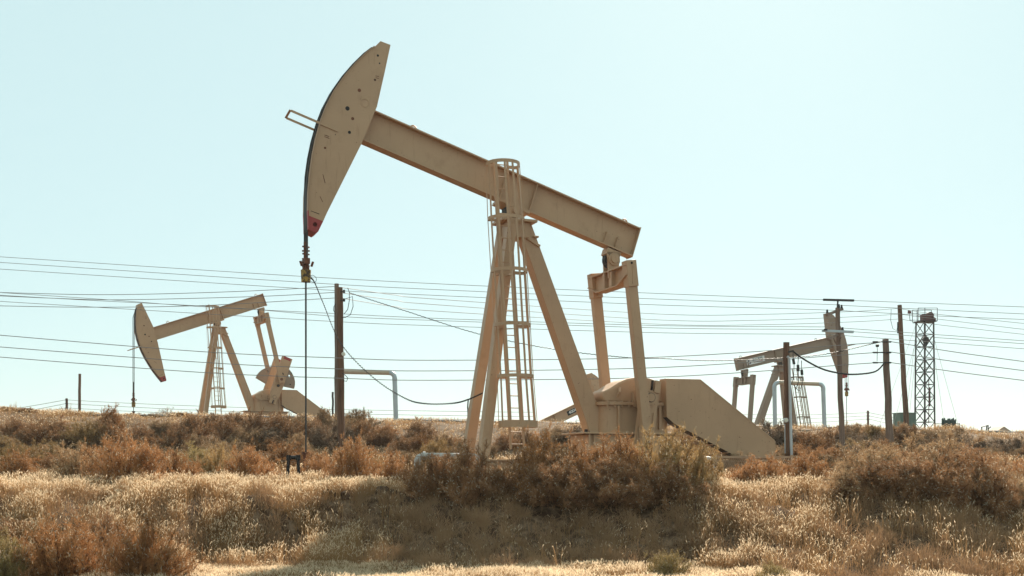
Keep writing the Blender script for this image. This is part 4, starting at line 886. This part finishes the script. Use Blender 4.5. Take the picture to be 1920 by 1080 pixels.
for (xa, xb, n_) in ((0, 640, 34), (640, 860, 10), (900, 1120, 8), (1270, 1470, 10), (1480, 1940, 30)):
    for i in range(n_):
        px = xa+(xb-xa)*(i+rf.random())/n_; D_ = rf.choice((30, 33, 36, 39, 42, 44, 46, 48, 50)); x = (px-960)/FPX*D_
        hpx = rf.uniform(.55, 1.25)*FPX/D_; yb = HZ-FPX*(gz(x, D_)-EYE)/D_
        if abs(px-950) < 60 and D_ < 42 or px > 1780 and D_ > 44: continue
        BERM.append((rf.choice(('brown', 'brown', 'tan', 'rust', 'rust', 'grey' if px > 500 else 'brown', 'olive')), round(px), round(yb-hpx*.75), round(yb), round(rf.uniform(1.3, 2.3)*FPX/D_*.8), D_))
cnt = {}
for (k, px, yt, yb, w, D) in sorted(BERM, key=lambda q_: q_[1]):
    lab = NAMED.get((px, yt))
    if not lab:
        lay = 'crest' if D >= 50 else 'slope' if D >= 45 else 'foot'
        z = zone(px); key = (k, lay, z); cnt[key] = cnt.get(key, 0)+1
        lab = NUM[cnt[key]-1]+' '+WORD[k]+' shrub from the left, '+('berm crest ' if lay == 'crest' else 'berm slope ' if lay == 'slope' else 'berm foot ')+z
    if (px, yt) in TRACED:                     # stand the shrub where the slope meets its foot
        w *= 1.12
        if D >= 45 and yb - yt > 38: D = min(np.arange(41.0, 54.1, .5), key=lambda d_: abs(HZ-FPX*(gz((px-960)/FPX*d_, d_)-EYE)/d_-(yb-14)))
        D = float(D)
    shrub(k, px, yt, yb, w, D, lab, 'dry shrubs on the berm', '_far')
# bare wispy shrubs on the skyline
for (px, yt, yb, w, D, lab) in ((128, 756, 784, 42, 55, 'bare wispy shrub around the short far pole'), (315, 762, 786, 48, 57, 'bare wispy shrub on the skyline under the left walking beam'), (952, 780, 796, 26, 57, 'tiny bare shrub on the skyline seen through the ladder'), (30, 752, 772, 30, 56, 'thin bare shrub on the skyline at the left edge'), (1825, 798, 812, 24, 57, 'thin bare shrub on the skyline left of the metal frame'), (1895, 805, 815, 30, 57, 'thin bare shrub on the skyline right of the shed'), (770, 783, 795, 22, 57, 'tiny bare shrub on the skyline right of the pipe arch'), (455, 768, 786, 30, 58, 'thin bare shrub on the skyline beside the left rear leg')):
    shrub('tan' if px != 315 else 'grey', px, yt, yb, w, D, lab, 'bare shrubs on the skyline', '_thin')

# dry grass (uncountable): stems with pale seed heads
GSTEM = mat('straw_stem', (.37, .215, .10), .85, var=.25, vscale=1.2, transl=.40, spec=.15)
GHEAD = mat('straw_head', (.80, .63, .43), .8, var=.15, vscale=1.5, transl=.55, spec=.15)
GDULL = mat('flattened_straw', (.37, .225, .125), .9, var=.25, vscale=1.5, transl=.3, spec=.1)
def grass(name, label, n, xr, yr, dens, hfun, headp, wst=.0045, whd=.0095, lean=.22, mats=None, seed=1):
    rg = np.random.default_rng(seed)
    x = rg.uniform(*xr, n); y = rg.uniform(*yr, n)
    keep = (np.abs(x) < y*.56+1.6) & (rg.random(n) < dens(x, y)*off_shrubs(x, y)); x, y = x[keep], y[keep]; N = len(x)
    z = ground(x, y)-.01; hh = hfun(x, y)*rg.uniform(.55, 1.15, N)
    la = rg.uniform(0, 2*np.pi, N); lm = np.abs(rg.normal(0, lean, N))
    A = np.stack([x, y, z], 1); dv = unit(np.stack([np.cos(la)*lm, np.sin(la)*lm, np.ones(N)], 1))
    M = A+dv*(hh*.6)[:, None]; dv2 = unit(dv+np.stack([np.cos(la)*lm*.9, np.sin(la)*lm*.9, -.12*lm], 1)); B = M+dv2*(hh*.4)[:, None]
    Vs, Fs, Ms = [], [], []; off = 0
    def strip(A, B, w0, w1, m):
        nonlocal off
        s = unit(np.cross(unit(B-A), unit(rg.normal(size=A.shape)+np.array([0, .0, 0]))))
        V = np.stack([A-s*w0, A+s*w0, B+s*w1, B-s*w1], 1).reshape(-1, 3); Vs.append(V); Fs.append(np.arange(len(V)).reshape(-1, 4)+off); Ms.append(np.full(len(A), m)); off += len(V)
    strip(A, M, wst*.6, wst*.5, 0); strip(M, B, wst*.5, wst*.35, 0)
    h = rg.random(N) < headp; Bh, d2 = B[h], dv2[h]; nh = len(Bh)
    dr = unit(d2+rg.normal(0, .28, (nh, 3))+np.stack([np.cos(la[h])*.25, np.sin(la[h])*.25, -.25*np.ones(nh)], 1)); hl = rg.uniform(.035, .075, nh)[:, None]
    T0 = Bh-d2*.02; T1 = T0+unit(d2*.6+dr)*hl*.5; T2 = T1+dr*hl*.5; w = whd*rg.uniform(.6, 1.1, nh)[:, None]*.5
    strip(T0, T1, w*.35, w, 1); strip(T1, T2, w, w*.2, 1)
    # basal leaves
    nb = int(N*.8); ib = rg.integers(0, N, nb); a2 = rg.uniform(0, 2*np.pi, nb); L0 = A[ib]+rg.normal(0, .02, (nb, 3))*np.array([1, 1, 0])
    L1 = L0+np.stack([np.cos(a2)*.6, np.sin(a2)*.6, np.ones(nb)*.8], 1)*(hh[ib]*rg.uniform(.2, .5, nb))[:, None]; strip(L0, L1, wst*.8, wst*.2, 0)
    me = tri_mesh(name, np.concatenate(Vs), np.concatenate(Fs), np.concatenate(Ms), mats or [GSTEM, GHEAD])
    o = bpy.data.objects.new(name, me); C.objects.link(o); tag(o, label, 'grass', None, 'stuff'); return o
def off_shrubs(x, y):                          # no grass grows inside the shrubs
    k = np.ones(len(x))
    for (sx, sy, w) in FOOT:
        if sy < 26: k *= 1-.85*(np.hypot(x-sx, y-sy) < w*.72)
    return k
def pxx(x, y): return x/y*FPX+960
def clump(x, y, f, lo, hi): return sst((fnoise(x, y, f, 3)-lo)/(hi-lo))
def shade(x, y):                               # shrub shadow zones, imitated by thinning the pale grass over flattened straw
    p = pxx(x, y); return sst((p-660)/90)*(1-sst((p-1290)/70))+sst((p-1510)/60)*(1-sst((p-1880)/40))*.9
def d_bank(x, y):
    return (y > toe_y(x)-.15)*np.clip((.06+.94*clump(x, y, 3.4, -.08, .28))*(1-.93*shade(x, y)*(y < 20.6))*(1-.55*np.exp(-((x+3.4)/1.5)**2)*np.exp(-((y-20.0)/.8)**2)), 0, 1)
grass('dry_grass', 'dry seeding grass covering the bank face', 245000, (-13, 13), (15.4, 20.9), d_bank, lambda x, y: .27+.10*clump(x, y, 1.3, -.4, .5), .72, seed=1)
grass('dry_grass', 'pale dense dry grass along the top of the bank', 130000, (-14, 14), (20.5, 23.6), lambda x, y: np.clip(.35+.65*clump(x, y, 1.5, -.5, .3), 0, 1)*(1-.75*shade(x, y)), lambda x, y: .26+.06*clump(x, y, 1.3, -.4, .5), .85, seed=2)
grass('dry_grass', 'pale short dry grass on the flat at the foot of the bank', 150000, (-9, 9), (14.6, 17.7), lambda x, y: (y < toe_y(x)+.15)*np.clip(.25+.75*clump(x, y, 1.8, -.4, .3), 0, 1), lambda x, y: .06+.09*clump(x, y, 2.3, -.3, .5)+0*x, .75, seed=3)
grass('flattened_grass', 'dull flattened dry grass lying on the bank face', 310000, (-13, 13), (15.4, 20.7), lambda x, y: (y > toe_y(x)-.2)*np.clip(.55+.45*shade(x, y), 0, 1)*(.06+.94*clump(x, y, 6.0, -.02, .30)), lambda x, y: .18+.16*clump(x, y, 2.2, -.2, .4), .10, lean=.75, mats=[GDULL, GDULL], wst=.005, seed=4)
grass('dry_grass', 'sparse dry grass on the flat between bank and berm', 60000, (-22, 22), (23.5, 43), lambda x, y: np.clip(.3+.7*clump(x, y, .8, -.3, .4), 0, 1)*.9, lambda x, y: .26+0*x, .6, wst=.008, whd=.022, seed=5)
grass('dry_grass', 'tufts of dry grass on the berm slope and ridge', 110000, (-29, 29), (42.5, 60), lambda x, y: np.clip(.18+.9*clump(x, y, 1.3, -.1, .4)+.7*(x < -20), 0, 1), lambda x, y: .16+.10*clump(x, y, .9, -.2, .5), .5, wst=.012, whd=.028, lean=.45, seed=6)

# ------------------------------------------------------------------ dusty air
hb_ = MB(); hb_.box((0, 0, 0), (9000, 12000, 60)); hz_o = hb_.build('haze', [], None); hz_o.location = (0, 2000, 12)
hm = bpy.data.materials.new('dusty_air'); hm.use_nodes = True; hn = hm.node_tree.nodes; hn.remove(hn['Principled BSDF'])
pv = hn.new('ShaderNodeVolumePrincipled'); pv.inputs['Color'].default_value = (.93, .93, .92, 1); pv.inputs['Density'].default_value = .0002; pv.inputs['Anisotropy'].default_value = .35
hm.node_tree.links.new(pv.outputs[0], hn['Material Output'].inputs['Volume']); hz_o.data.materials.append(hm); tag(hz_o, 'thin dusty haze over the oil field', 'haze', None, 'stuff')
